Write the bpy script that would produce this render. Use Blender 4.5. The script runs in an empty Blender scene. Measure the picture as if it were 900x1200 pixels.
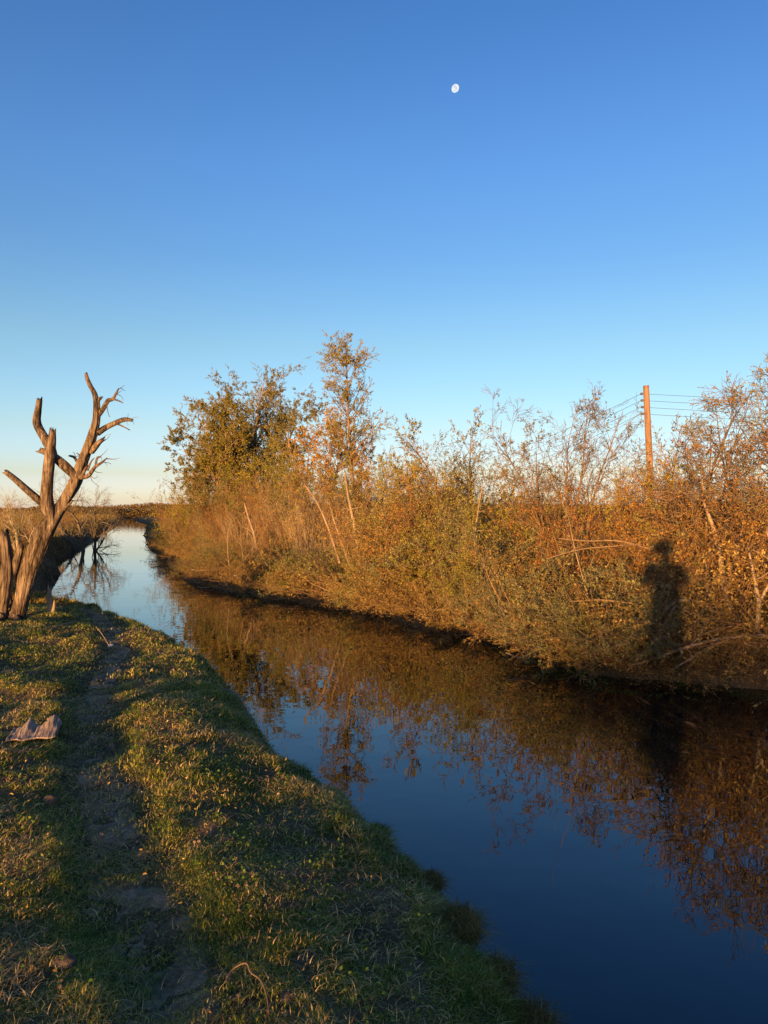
import bpy, math
import numpy as np
R_ = math.radians
S = bpy.context.scene
COL = S.collection
rs = np.random.RandomState(11)

# ---------------------------------------------------------------- camera
cd = bpy.data.cameras.new('camera'); cam = bpy.data.objects.new('camera', cd); COL.objects.link(cam); S.camera = cam
F = 867.0                                    # focal length in pixels of the 1200 px high photograph
cd.sensor_fit = 'VERTICAL'; cd.sensor_height = 24; cd.lens = 24*F/1200
cd.clip_start = 0.05; cd.clip_end = 20000
EYE = 1.6
cam.location = (0, 0, EYE); cam.rotation_euler = (R_(90), 0, 0)

# ---------------------------------------------------------------- sky and sun (behind the camera, a little to the left, very low)
SUN_EL, SUN_AZ = 2.3, 200.0
w = bpy.data.worlds.new('World'); S.world = w; w.use_nodes = True
wn = w.node_tree; bg = wn.nodes['Background']
sk = wn.nodes.new('ShaderNodeTexSky'); sk.sky_type = 'NISHITA'; sk.sun_disc = False
sk.sun_elevation = R_(SUN_EL); sk.sun_rotation = R_(SUN_AZ)
sk.air_density = 1.0; sk.dust_density = 0.5; sk.ozone_density = 4.0; sk.altitude = 0
tc = wn.nodes.new('ShaderNodeTexCoord'); sx = wn.nodes.new('ShaderNodeSeparateXYZ')
wn.links.new(tc.outputs['Generated'], sx.inputs[0])
SKY_MUL = [(0.0, (2.887, 3.731, 9.755)), (0.0066, (2.887, 3.731, 9.755)), (0.0164, (2.581, 3.125, 6.535)), (0.0493, (2.426, 2.044, 2.482)), (0.1091, (2.74, 1.789, 1.485)), (0.2164, (2.534, 1.554, 1.12)), (0.3221, (1.963, 1.354, 1.146)), (0.4189, (1.747, 1.3, 1.219)), (0.5658, (1.277, 1.101, 1.13)), (1.0, (1.277, 1.101, 1.13))]   #SKYMUL#
ramp = wn.nodes.new('ShaderNodeValToRGB')
SKY_TOP = max(max(c) for _, c in SKY_MUL)
el = ramp.color_ramp.elements
while len(el) > 1: el.remove(el[-1])
el[0].position = SKY_MUL[0][0]; el[0].color = tuple(v/SKY_TOP for v in SKY_MUL[0][1])+(1,)
for p, c in SKY_MUL[1:]:
    e = el.new(p); e.color = tuple(v/SKY_TOP for v in c)+(1,)
wn.links.new(sx.outputs[2], ramp.inputs[0])
mx = wn.nodes.new('ShaderNodeMix'); mx.data_type = 'RGBA'; mx.blend_type = 'MULTIPLY'; mx.inputs[0].default_value = 1; mx.clamp_result = False
wn.links.new(sk.outputs[0], mx.inputs[6]); wn.links.new(ramp.outputs[0], mx.inputs[7])
vs = wn.nodes.new('ShaderNodeVectorMath'); vs.operation = 'SCALE'; vs.inputs[3].default_value = SKY_TOP
wn.links.new(mx.outputs[2], vs.inputs[0]); wn.links.new(vs.outputs[0], bg.inputs[0])
bg.inputs[1].default_value = 0.15
sd_ = bpy.data.lights.new('sun', 'SUN'); sun = bpy.data.objects.new('sun', sd_); COL.objects.link(sun)
sd_.energy = 5.0; sd_.angle = R_(0.65); sd_.color = (1.0, 0.53, 0.17)
az = R_(SUN_AZ); ev = R_(SUN_EL)
from mathutils import Vector, noise as mnoise
sun_dir = Vector((math.sin(az)*math.cos(ev), math.cos(az)*math.cos(ev), math.sin(ev)))
sun.rotation_euler = sun_dir.to_track_quat('Z', 'Y').to_euler(); sun.location = (-10, -25, 12)
V = S.view_settings; V.view_transform = 'Standard'; V.look = 'None'; V.exposure = 1.7; V.gamma = 1; V.use_curve_mapping = False
S.cycles.max_bounces = 6; S.cycles.diffuse_bounces = 2; S.cycles.glossy_bounces = 3; S.cycles.transmission_bounces = 3; S.cycles.transparent_max_bounces = 4
S.cycles.caustics_reflective = False; S.cycles.caustics_refractive = False

# ---------------------------------------------------------------- helpers
def at(px, py, d):                            # a pixel of the photograph at depth d -> world point
    return np.array([(px-450)/F*d, d, EYE-(py-600)/F*d])

def tag(o, label=None, cat=None, group=None, kind=None):
    if label: o['label'] = label
    if cat: o['category'] = cat
    if group: o['group'] = group
    if kind: o['kind'] = kind
    return o

def link(name, me, parent=None):
    o = bpy.data.objects.new(name, me); COL.objects.link(o)
    if parent is not None: o.parent = parent
    return o

def empty(name, loc=(0, 0, 0), rz=0):
    o = bpy.data.objects.new(name, None); o.empty_display_size = .2; COL.objects.link(o)
    o.location = loc; o.rotation_euler = (0, 0, rz); return o

def mesh(name, v, q, mats, mi=None, smooth=False):
    """v (n,3), q (m,4) quads or list of arrays of equal width"""
    if isinstance(q, np.ndarray): q = [q]
    q = [a for a in q if len(a)]
    me = bpy.data.meshes.new(name)
    v = np.asarray(v, dtype=np.float32)
    me.vertices.add(len(v)); me.vertices.foreach_set('co', v.ravel())
    nl = sum(a.size for a in q); nf = sum(len(a) for a in q)
    me.loops.add(nl); me.loops.foreach_set('vertex_index', np.concatenate([a.ravel() for a in q]).astype(np.int32))
    me.polygons.add(nf)
    st = []; c = 0
    for a in q:
        st.append(c+np.arange(len(a))*a.shape[1]); c += a.size
    me.polygons.foreach_set('loop_start', np.concatenate(st).astype(np.int32))
    for m in (mats if isinstance(mats, (list, tuple)) else [mats]): me.materials.append(m)
    if mi is not None: me.polygons.foreach_set('material_index', np.asarray(mi, dtype=np.int32))
    if smooth is not False:
        me.polygons.foreach_set('use_smooth', np.full(nf, True) if smooth is True else np.asarray(smooth, dtype=bool))
    me.update(calc_edges=True)
    return me

def nrm(a): return a/np.maximum(np.linalg.norm(a, axis=-1, keepdims=True), 1e-9)

def tubes(P, Rr, k=5, cap=True):
    """P (N,n,3) polylines, Rr (N,n) radii -> verts, quads (vectorised)"""
    N, n, _ = P.shape
    if N == 0: return np.zeros((0, 3)), np.zeros((0, 4), int)
    T = np.empty_like(P); T[:, 1:-1] = P[:, 2:]-P[:, :-2]; T[:, 0] = P[:, 1]-P[:, 0]; T[:, -1] = P[:, -1]-P[:, -2]
    T = nrm(T)
    mean = nrm(P[:, -1]-P[:, 0])
    ref = np.where(np.abs(mean[:, 2:3]) > .8, np.array([[1., .13, 0]]), np.array([[0, .07, 1.]]))[:, None, :]
    A = nrm(np.cross(T, ref)); B = np.cross(T, A)
    th = np.arange(k)/k*2*np.pi
    V_ = P[:, :, None, :]+Rr[:, :, None, None]*(A[:, :, None, :]*np.cos(th)[None, None, :, None]+B[:, :, None, :]*np.sin(th)[None, None, :, None])
    idx = np.arange(N*n*k).reshape(N, n, k)
    a = idx[:, :-1, :]; b = idx[:, 1:, :]
    q = np.stack([a, np.roll(a, -1, 2), np.roll(b, -1, 2), b], -1).reshape(-1, 4)
    V_ = V_.reshape(-1, 3)
    if cap and k >= 5:                                     # close the far end with a cone point
        tip = P[:, -1]+T[:, -1]*Rr[:, -1:]*.6
        ti = len(V_)+np.arange(N)
        last = idx[:, -1, :]
        c = np.stack([last, np.roll(last, -1, 1), np.broadcast_to(ti[:, None], last.shape)], -1).reshape(-1, 3)
        V_ = np.vstack([V_, tip])
        return V_, q, c
    return V_, q, np.zeros((0, 3), int)

def merge(parts):
    """parts: list of (verts, quads, tris) -> verts, [quads, tris]"""
    vs_, qs, ts, o = [], [], [], 0
    for p in parts:
        vs_.append(p[0]); qs.append(p[1]+o)
        if len(p) > 2 and len(p[2]): ts.append(p[2]+o)
        o += len(p[0])
    return np.vstack(vs_), [np.vstack(qs), np.vstack(ts) if ts else np.zeros((0, 3), int)]

def rnd_dirs(n, r, zb=0.0, zs=1.0):
    d = r.normal(size=(n, 3)); d[:, 2] = d[:, 2]*zs+zb; return nrm(d)

# value noise (vectorised)
_tab = np.random.RandomState(5).rand(256, 256)
def vnoise(x, y):
    xi = np.floor(x).astype(int); yi = np.floor(y).astype(int); fx = x-xi; fy = y-yi
    fx = fx*fx*(3-2*fx); fy = fy*fy*(3-2*fy)
    a = _tab[xi & 255, yi & 255]; b = _tab[(xi+1) & 255, yi & 255]; c = _tab[xi & 255, (yi+1) & 255]; d = _tab[(xi+1) & 255, (yi+1) & 255]
    return (a*(1-fx)+b*fx)*(1-fy)+(c*(1-fx)+d*fx)*fy
def fbm(x, y, o=4):
    r = 0; a = .5; s = 0
    for i in range(o):
        r = r+a*vnoise(x*2**i+17.3*i, y*2**i+5.1*i); s += a; a *= .5
    return r/s-.5                              # about -0.5 .. 0.5
def sstep(x, a, b):
    t = np.clip((x-a)/(b-a), 0, 1); return t*t*(3-2*t)

# ---------------------------------------------------------------- materials
def mat(name):
    m = bpy.data.materials.new(name); m.use_nodes = True; nt = m.node_tree
    p = nt.nodes['Principled BSDF']; return m, nt, p, nt.nodes['Material Output']
def ramp_node(nt, stops):
    r = nt.nodes.new('ShaderNodeValToRGB'); e = r.color_ramp.elements
    while len(e) > 1: e.remove(e[-1])
    e[0].position = stops[0][0]; e[0].color = (*stops[0][1], 1)
    for p, c in stops[1:]:
        k = e.new(p); k.color = (*c, 1)
    return r
def nz(nt, scale, detail=3, rough=.6, coord='Object'):
    t = nt.nodes.new('ShaderNodeTexCoord'); n = nt.nodes.new('ShaderNodeTexNoise'); n.inputs['Scale'].default_value = scale
    n.inputs['Detail'].default_value = detail; n.inputs['Roughness'].default_value = rough
    nt.links.new(t.outputs[coord], n.inputs['Vector']); return n
def math_node(nt, op, a, b):
    m = nt.nodes.new('ShaderNodeMath'); m.operation = op
    for i, v in enumerate((a, b)):
        if hasattr(v, 'links') or hasattr(v, 'is_linked'): nt.links.new(v, m.inputs[i])
        else: m.inputs[i].default_value = v
    return m.outputs[0]

def leaf_mat(name, stops, trans=.35, obj_var=.25, patch=None):
    """leaves: colour varies leaf by leaf, plant by plant and in soft patches"""
    m, nt, p, out = mat(name)
    g = nt.nodes.new('ShaderNodeNewGeometry'); oi = nt.nodes.new('ShaderNodeObjectInfo')
    f = g.outputs['Random Per Island']
    a = math_node(nt, 'MULTIPLY', f, 1-obj_var)
    b = math_node(nt, 'MULTIPLY', oi.outputs['Random'], obj_var)
    s = math_node(nt, 'ADD', a, b)
    if patch:
        n = nz(nt, patch[0], 2, coord='Object'); k = math_node(nt, 'SUBTRACT', n.outputs['Fac'], .5); k = math_node(nt, 'MULTIPLY', k, patch[1])
        s = math_node(nt, 'ADD', s, k)
    r = ramp_node(nt, [(a_, (c_[0]*1.06, c_[1], c_[2]*.62)) for a_, c_ in stops]); nt.links.new(s, r.inputs[0])
    nt.links.new(r.outputs[0], p.inputs['Base Color']); p.inputs['Roughness'].default_value = .55
    p.inputs['Specular IOR Level'].default_value = .13
    t = nt.nodes.new('ShaderNodeBsdfTranslucent'); nt.links.new(r.outputs[0], t.inputs[0])
    mxs = nt.nodes.new('ShaderNodeMixShader'); mxs.inputs[0].default_value = trans
    nt.links.new(p.outputs[0], mxs.inputs[1]); nt.links.new(t.outputs[0], mxs.inputs[2]); nt.links.new(mxs.outputs[0], out.inputs[0])
    return m

def wood_mat(name, c1, c2, scale=(14, 14, 2.5), bump=.35, var=.3):
    m, nt, p, out = mat(name)
    t = nt.nodes.new('ShaderNodeTexCoord'); mp = nt.nodes.new('ShaderNodeMapping'); mp.inputs['Scale'].default_value = scale
    n = nt.nodes.new('ShaderNodeTexNoise'); n.inputs['Scale'].default_value = 1; n.inputs['Detail'].default_value = 5; n.inputs['Roughness'].default_value = .65
    nt.links.new(t.outputs['Object'], mp.inputs[0]); nt.links.new(mp.outputs[0], n.inputs['Vector'])
    g = nt.nodes.new('ShaderNodeNewGeometry')
    s = math_node(nt, 'ADD', n.outputs['Fac'], math_node(nt, 'MULTIPLY', math_node(nt, 'SUBTRACT', g.outputs['Random Per Island'], .5), var))
    r = ramp_node(nt, [(.28, c1), (.72, c2)]); nt.links.new(s, r.inputs[0]); nt.links.new(r.outputs[0], p.inputs['Base Color'])
    p.inputs['Roughness'].default_value = .85; p.inputs['Specular IOR Level'].default_value = .2
    b = nt.nodes.new('ShaderNodeBump'); b.inputs['Strength'].default_value = bump; b.inputs['Distance'].default_value = .02
    nt.links.new(n.outputs['Fac'], b.inputs['Height']); nt.links.new(b.outputs[0], p.inputs['Normal'])
    return m

M = {}
M['rust'] = leaf_mat('rust_leaves', [(0, (.10, .045, .02)), (.3, (.24, .11, .035)), (.6, (.36, .19, .06)), (.82, (.24, .20, .06)), (1, (.50, .34, .16))], obj_var=.5)
M['brown'] = leaf_mat('brown_leaves', [(0, (.075, .05, .024)), (.4, (.20, .14, .06)), (.75, (.29, .215, .095)), (1, (.46, .37, .21))], obj_var=.55)
M['olive'] = leaf_mat('olive_leaves', [(0, (.06, .07, .03)), (.4, (.145, .16, .075)), (.75, (.25, .25, .13)), (1, (.42, .38, .24))], obj_var=.5)
M['yellow'] = leaf_mat('yellow_green_leaves', [(0, (.08, .095, .022)), (.45, (.19, .20, .04)), (.8, (.33, .29, .06)), (1, (.46, .34, .10))], obj_var=.35)
M['goldleaf'] = leaf_mat('gold_olive_leaves', [(0, (.07, .075, .022)), (.5, (.165, .155, .045)), (.8, (.27, .225, .07)), (1, (.42, .31, .11))], obj_var=.3)
M['grey'] = leaf_mat('grey_green_leaves', [(0, (.08, .085, .045)), (.5, (.18, .175, .09)), (.8, (.29, .25, .12)), (1, (.44, .34, .18))], obj_var=.35)
M['twig'] = wood_mat('brown_twigs', (.06, .04, .025), (.20, .135, .08))
M['redtwig'] = wood_mat('reddish_twigs', (.07, .042, .024), (.235, .14, .07))
M['pale'] = wood_mat('pale_bare_wood', (.12, .092, .065), (.31, .245, .175))
M['greytwig'] = wood_mat('grey_twigs', (.06, .05, .04), (.19, .155, .115))
M['trunk'] = wood_mat('tree_bark', (.09, .065, .045), (.28, .20, .13), (9, 9, 3))

def snag_mat():
    m, nt, p, out = mat('dead_wood')
    t = nt.nodes.new('ShaderNodeTexCoord'); ns = []
    for sc_, det in (((38, 38, 3.0), 4), ((9, 9, 2.2), 5), ((3, 3, 2), 3)):
        mp = nt.nodes.new('ShaderNodeMapping'); mp.inputs['Scale'].default_value = sc_; mp.inputs['Rotation'].default_value = (0, .42, 0)
        n = nt.nodes.new('ShaderNodeTexNoise'); n.inputs['Scale'].default_value = 1; n.inputs['Detail'].default_value = det; n.inputs['Roughness'].default_value = .65; n.inputs['Distortion'].default_value = .4
        nt.links.new(t.outputs['Object'], mp.inputs[0]); nt.links.new(mp.outputs[0], n.inputs['Vector']); ns.append(n.outputs['Fac'])
    a = math_node(nt, 'MULTIPLY', ns[0], .45); b = math_node(nt, 'MULTIPLY', ns[1], .35); c = math_node(nt, 'MULTIPLY', ns[2], .2)
    s_ = math_node(nt, 'ADD', math_node(nt, 'ADD', a, b), c)
    r = ramp_node(nt, [(.42, (.018, .013, .010)), (.48, (.065, .047, .035)), (.54, (.135, .10, .074)), (.64, (.26, .205, .155))]); nt.links.new(s_, r.inputs[0]); nt.links.new(r.outputs[0], p.inputs['Base Color'])
    p.inputs['Roughness'].default_value = .9; p.inputs['Specular IOR Level'].default_value = .15
    bp = nt.nodes.new('ShaderNodeBump'); bp.inputs['Strength'].default_value = 1.0; bp.inputs['Distance'].default_value = .05
    nt.links.new(s_, bp.inputs['Height']); nt.links.new(bp.outputs[0], p.inputs['Normal'])
    return m
M['snag'] = snag_mat()

# ---------------------------------------------------------------- river banks
LEFT = np.array([(4, -30), (3, -12), (2, -6), (1.2, -2), (.66, .5), (.48, 1.5), (.40, 2.31), (.38, 2.57), (.28, 2.86), (.10, 3.3), (-.18, 4.02),
    (-.45, 4.55), (-.72, 5.04), (-1.08, 5.9), (-1.48, 6.94), (-2.13, 8.4), (-3.01, 10.05), (-3.9, 11.4), (-5.0, 12.8), (-6.0, 13.9), (-7.2, 15.0),
    (-8.3, 17), (-9.4, 20.5), (-11.5, 25), (-14, 31), (-16.4, 38.5), (-23.6, 60), (-32, 84), (-45, 125), (-64, 175), (-90, 250)], float)
RIGHT = np.array([(17, -30), (16, -10), (14, 1), (9, 5.5), (6, 7.6), (4.39, 8.46), (3.4, 8.7), (2.7, 9.1), (2.3, 9.9), (1.8, 10.5), (1.47, 11.6), (.74, 12.8),
    (-.17, 14.7), (-.9, 15.5), (-1.9, 16.5), (-3.06, 17.7), (-4.4, 19.3), (-6.3, 23.7), (-7.8, 27.4), (-10.8, 35.7), (-13.2, 42), (-19.3, 60), (-27, 84),
    (-40, 125), (-59, 175), (-84, 250)], float)
PATH = np.array([(-.3, -3), (-.45, 1), (-.6, 2.31), (-.83, 2.77), (-1.11, 3.22), (-1.42, 3.85), (-1.78, 4.6), (-2.2, 5.55), (-2.68, 6.94), (-3.1, 8.67), (-3.8, 10.3), (-4.75, 12.2), (-6.0, 13.2), (-7.6, 14.3), (-9.2, 17), (-11, 21)], float)

def dist_poly(x, y, P):
    best = np.full(x.shape, 1e9)
    for (ax, ay), (bx, by) in zip(P[:-1], P[1:]):
        dx, dy = bx-ax, by-ay; t = np.clip(((x-ax)*dx+(y-ay)*dy)/(dx*dx+dy*dy), 0, 1)
        d = (x-ax-t*dx)**2+(y-ay-t*dy)**2; best = np.minimum(best, d)
    return np.sqrt(best)
POLY = np.vstack([LEFT, RIGHT[::-1]])
def inside(x, y):
    c = np.zeros(x.shape, bool); n = len(POLY); j = n-1
    for i in range(n):
        xi, yi = POLY[i]; xj, yj = POLY[j]
        if yi != yj: c ^= ((yi > y) != (yj > y)) & (x < (xj-xi)*(y-yi)/(yj-yi)+xi)
        j = i
    return c
def field(x, y):
    """height, distance to left bank edge, to right waterline, inside flag"""
    x = np.asarray(x, float); y = np.asarray(y, float)
    far = np.hypot(x, y)
    wa = .20*np.clip(far/8, .42, 3)
    wx = x+fbm(x*1.3+40, y*1.3, 4)*wa*1.6; wy = y+fbm(x*1.3, y*1.3+80, 4)*wa*1.6
    ca = sstep(x, .0, 2)*sstep(y, 5, 8)*.5+sstep(y, 13, 18)*.5*sstep(x, -25, -1)     # more ragged on the far bank
    wx = wx+fbm(x*.7+11, y*.7+5, 2)*1.3*ca; wy = wy+fbm(x*.7+61, y*.7+35, 2)*1.3*ca
    nf = sstep(y, -1, 1)*(1-sstep(y, 12, 16)); wx = wx+fbm(x*4.2+7, y*4.2, 3)*.2*nf; wy = wy+fbm(x*4.2+27, y*4.2, 3)*.2*nf
    dl = dist_poly(wx, wy, LEFT); dr = dist_poly(wx, wy, RIGHT); ins = inside(wx, wy)
    hl = np.interp(np.where(ins, -dl, dl), [-2, -.75, -.25, -.05, .12, .6], [-1.2, -.8, -.44, -.1, -.01, .0])
    hr = np.interp(np.where(ins, -dr, dr), [-2, -.5, 0, .3, 1.2, 4], [-1.2, -.75, -.4, -.16, .0, .08])
    lb = dl < dr
    h = np.where(ins, np.maximum(hl, hr), np.where(lb, hl, hr))
    land = ~ins
    h = h+np.where(land & lb, .26*sstep(y, 15, 27), 0)*sstep(dl, 0, .4)
    amp = sstep(np.minimum(dl, dr), 0, .6)*land
    h = h+amp*(fbm(x*.5, y*.5, 3)*.15+fbm(x*2.2+9, y*2.2, 3)*(.06+.05*sstep(y, 3, 6)))
    h = h+np.where(ins, 0, 1)*fbm(x*7, y*7, 2)*.03
    # the trodden path is a shallow groove
    near = (far < 40) & lb & land
    dp = np.where(near, dist_poly(x, y, PATH), 9)
    h = h-.045*(1-sstep(dp, .1, .42))
    h = h+sstep(far, 60, 400)*fbm(x*.02, y*.02, 2)*.5
    return h, dl, dr, ins, dp
def H(x, y):
    return field(np.atleast_1d(x), np.atleast_1d(y))[0]

def spaced(lo, hi, step, grow, far_lo, far_hi):
    c = list(np.arange(lo, hi+1e-6, step)); s = step; p = hi
    while p < far_hi: s *= grow; p += s; c.append(p)
    s = step; p = lo
    while p > far_lo: s *= grow; p -= s; c.insert(0, p)
    return np.array(c)
gx = spaced(-9, 6, .085, 1.025, -4000, 4000); gy = spaced(1.5, 20, .085, 1.025, -400, 6000)
X, Y = np.meshgrid(gx, gy); Hh, DL, DR, INS, DP = field(X.ravel(), Y.ravel())
nx, ny = len(gx), len(gy); idx = np.arange(nx*ny).reshape(ny, nx)
q = np.stack([idx[:-1, :-1], idx[:-1, 1:], idx[1:, 1:], idx[1:, :-1]], -1).reshape(-1, 4)

def soil_mat(name, stops, s1=3, s2=45, bump=.6):
    m, nt, p, out = mat(name)
    a = nz(nt, s1, 5, .65); b = nz(nt, s2, 4, .7)
    s = math_node(nt, 'ADD', math_node(nt, 'MULTIPLY', a.outputs['Fac'], .55), math_node(nt, 'MULTIPLY', b.outputs['Fac'], .45))
    r = ramp_node(nt, stops); nt.links.new(s, r.inputs[0]); nt.links.new(r.outputs[0], p.inputs['Base Color'])
    p.inputs['Roughness'].default_value = 1; p.inputs['Specular IOR Level'].default_value = .04
    bp = nt.nodes.new('ShaderNodeBump'); bp.inputs['Strength'].default_value = bump; bp.inputs['Distance'].default_value = .03
    nt.links.new(b.outputs['Fac'], bp.inputs['Height']); nt.links.new(bp.outputs[0], p.inputs['Normal'])
    return m
M['soil'] = soil_mat('meadow_soil', [(.36, (.05, .038, .022)), (.5, (.10, .075, .042)), (.64, (.18, .135, .08))])
M['dirt'] = soil_mat('trodden_dirt', [(.36, (.12, .085, .055)), (.5, (.23, .165, .11)), (.66, (.36, .27, .19))], 7, 34, .8)
g = link('ground', mesh('ground', np.c_[X.ravel(), Y.ravel(), Hh], q, M['soil'], smooth=True)); tag(g, kind='structure')

# the path: a strip laid 6 mm above the ground, ragged along both edges
def resample(P, step):
    s = np.r_[0, np.cumsum(np.linalg.norm(np.diff(P, axis=0), axis=1))]; t = np.arange(0, s[-1], step)
    # smooth
    Q = np.c_[np.interp(t, s, P[:, 0]), np.interp(t, s, P[:, 1])]
    k = np.ones(17)/17
    for _ in range(2):
        Qp = np.vstack([np.repeat(Q[:1], 8, 0), Q, np.repeat(Q[-1:], 8, 0)])
        Q = np.c_[np.convolve(Qp[:, 0], k, 'valid'), np.convolve(Qp[:, 1], k, 'valid')]
    return Q
Pc = resample(PATH, .035); T = nrm(np.gradient(Pc, axis=0)); Nn = np.c_[T[:, 1], -T[:, 0]]
ss = np.arange(len(Pc))*.035
hw = .13+.06*(1-sstep(Pc[:, 1], 2.5, 6))
wl = hw*(1+1.1*fbm(ss*1.7, ss*0+3, 4)); wr = hw*(1+1.1*fbm(ss*1.7, ss*0+9, 4))
uu = np.linspace(-1, 1, 21)
off = np.where(uu[None, :] < 0, uu[None, :]*wl[:, None], uu[None, :]*wr[:, None])
PX = Pc[:, 0, None]+Nn[:, 0, None]*off; PY = Pc[:, 1, None]+Nn[:, 1, None]*off
PZ = H(PX.ravel(), PY.ravel()).reshape(PX.shape)+(.006+.032*fbm(PX*6, PY*11, 3)+.02*fbm(PX*25, PY*30, 2))*(1-uu[None, :]**6)-.004
ix = np.arange(PX.size).reshape(PX.shape)
q = np.stack([ix[:-1, :-1], ix[:-1, 1:], ix[1:, 1:], ix[1:, :-1]], -1).reshape(-1, 4)
tag(link('path', mesh('path', np.c_[PX.ravel(), PY.ravel(), PZ.ravel()], q, M['dirt'], smooth=True)), kind='structure')

# water: still, dark, a perfect mirror but for a faint ripple
m, nt, p, out = mat('still_water')
p.inputs['Base Color'].default_value = (.0012, .003, .004, 1); p.inputs['Roughness'].default_value = .01; p.inputs['IOR'].default_value = 1.5; p.inputs['Specular Tint'].default_value = (.42, .82, 1.0, 1)
n1 = nz(nt, 2.2, 2, .5); n2 = nz(nt, .35, 2, .5)
s = math_node(nt, 'ADD', n1.outputs['Fac'], math_node(nt, 'MULTIPLY', n2.outputs['Fac'], 2.5))
bp = nt.nodes.new('ShaderNodeBump'); bp.inputs['Strength'].default_value = .05; bp.inputs['Distance'].default_value = .05
nt.links.new(s, bp.inputs['Height']); nt.links.new(bp.outputs[0], p.inputs['Normal'])
WZ = -.4
tag(link('river', mesh('river', [(-200, -60, WZ), (60, -60, WZ), (60, 400, WZ), (-200, 400, WZ)], np.array([[0, 1, 2, 3]]), m)), kind='structure')

# ---------------------------------------------------------------- grass and herbs (stuff)
def blades(x, y, z, h, wd, lean, seg, r, droop=.6):
    """curved grass blades, seg segments each"""
    N = len(x); a = r.rand(N)*2*np.pi; dx, dy = np.cos(a), np.sin(a); ox, oy = -dy, dx
    t = np.linspace(0, 1, seg+1)
    hor = (lean[:, None]*t**1.6)*h[:, None]; ver = (t-droop*lean[:, None]*t**2.2*.55)*h[:, None]
    wv = wd[:, None]*(1-t**1.5*.92)
    cx = x[:, None]+dx[:, None]*hor; cy = y[:, None]+dy[:, None]*hor; cz = z[:, None]+ver-.005
    tw = (r.rand(N)-.5)*1.2; ct, st = np.cos(tw)[:, None], np.sin(tw)[:, None]
    wx = (ox[:, None]*ct+dx[:, None]*st)*wv; wy = (oy[:, None]*ct+dy[:, None]*st)*wv
    A = np.stack([cx-wx/2, cy-wy/2, cz], -1); B = np.stack([cx+wx/2, cy+wy/2, cz], -1)
    v = np.stack([A, B], 2).reshape(-1, 3)
    i = np.arange(N*(seg+1)*2).reshape(N, seg+1, 2)
    q = np.stack([i[:, :-1, 0], i[:, :-1, 1], i[:, 1:, 1], i[:, 1:, 0]], -1).reshape(-1, 4)
    return v, q
def scatter(n, x0, x1, y0, y1, r):
    return r.uniform(x0, x1, n), r.uniform(y0, y1, n)
def dens(x, y, dp):
    """how thick the turf is (0..1): thin on the path and in worn patches by the camera"""
    a = sstep(dp+.25*fbm(x*5, y*5, 3), .08, .40)*.9+.08*sstep(fbm(x*4+50, y*4, 3), .0, .2)
    worn = sstep(fbm(x*1.4+3, y*1.4+7, 4), -.18, .08)
    nearcam = 1-sstep(y, 2.6, 4.4)
    worn = worn*nearcam*.8+worn*(1-nearcam)*.35+(1-nearcam)*.65+nearcam*.2
    return np.clip(.06+.2*(1-sstep(y, 2.6, 4.6))*sstep(fbm(x*6, y*6, 3), -.12, .15)+a*worn*1.0, 0, 1)
M['grass'] = leaf_mat('turf_blades', [(0, (.04, .085, .02)), (.32, (.09, .16, .03)), (.54, (.18, .24, .05)), (.74, (.34, .33, .10)), (1, (.60, .48, .25))], .35, 0, (1.6, 1.5))
M['straw'] = leaf_mat('dry_straw', [(0, (.20, .14, .08)), (.5, (.42, .31, .19)), (1, (.66, .54, .38))], .25, 0, (2.5, .6))
M['herb'] = leaf_mat('herb_leaves', [(0, (.045, .08, .02)), (.5, (.08, .15, .03)), (1, (.16, .24, .05))], .3, 0, (2, .8))
r = np.random.RandomState(3)
def land_filter(x, y, extra=None, side='left'):
    h, dl, dr, ins, dp = field(x, y)
    k = (h > WZ+.02)
    k &= (dl < dr) if side == 'left' else (dl >= dr)
    if extra is not None: k &= extra(x, y, dp)
    return x[k], y[k], h[k], dl[k], dr[k]
def visible(x, y, pad=1.0):                     # inside the wedge any camera near here can see
    return (x > -y*.56-pad) & (x < y*.56+pad)
bl = []
for n, y0, y1, hh, ww, sg in ((460000, 1.6, 3.6, .019, .0028, 3), (460000, 3.6, 7, .024, .0042, 3), (360000, 7, 15, .034, .008, 2)):
    x, y = scatter(n, -y1*.56-1, .9, y0, y1, r)
    x, y, z, dl, dr = land_filter(x, y, lambda x, y, dp: visible(x, y) & (r.rand(len(x)) < dens(x, y, dp)))
    cl = np.clip(.75+1.5*fbm(x*3.1, y*3.1, 3)+1.2*fbm(x*11, y*11, 2), .25, 2.1)
    h_ = hh*cl*r.uniform(.5, 1.5, len(x))*(1+.7*(1-sstep(dl, .05, .3)))
    z = z+.018*(1-sstep(field(x, y)[4], .25, .4)); bl.append(blades(x, y, z, h_, ww*r.uniform(.6, 1.4, len(x)), r.uniform(.3, 2.0, len(x)), sg, r, .7))
v, qq = merge(bl)
tag(link('grass', mesh('grass', v, qq, M['grass'])), 'short green and yellowing turf on the near left bank', 'grass', kind='stuff')
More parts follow.
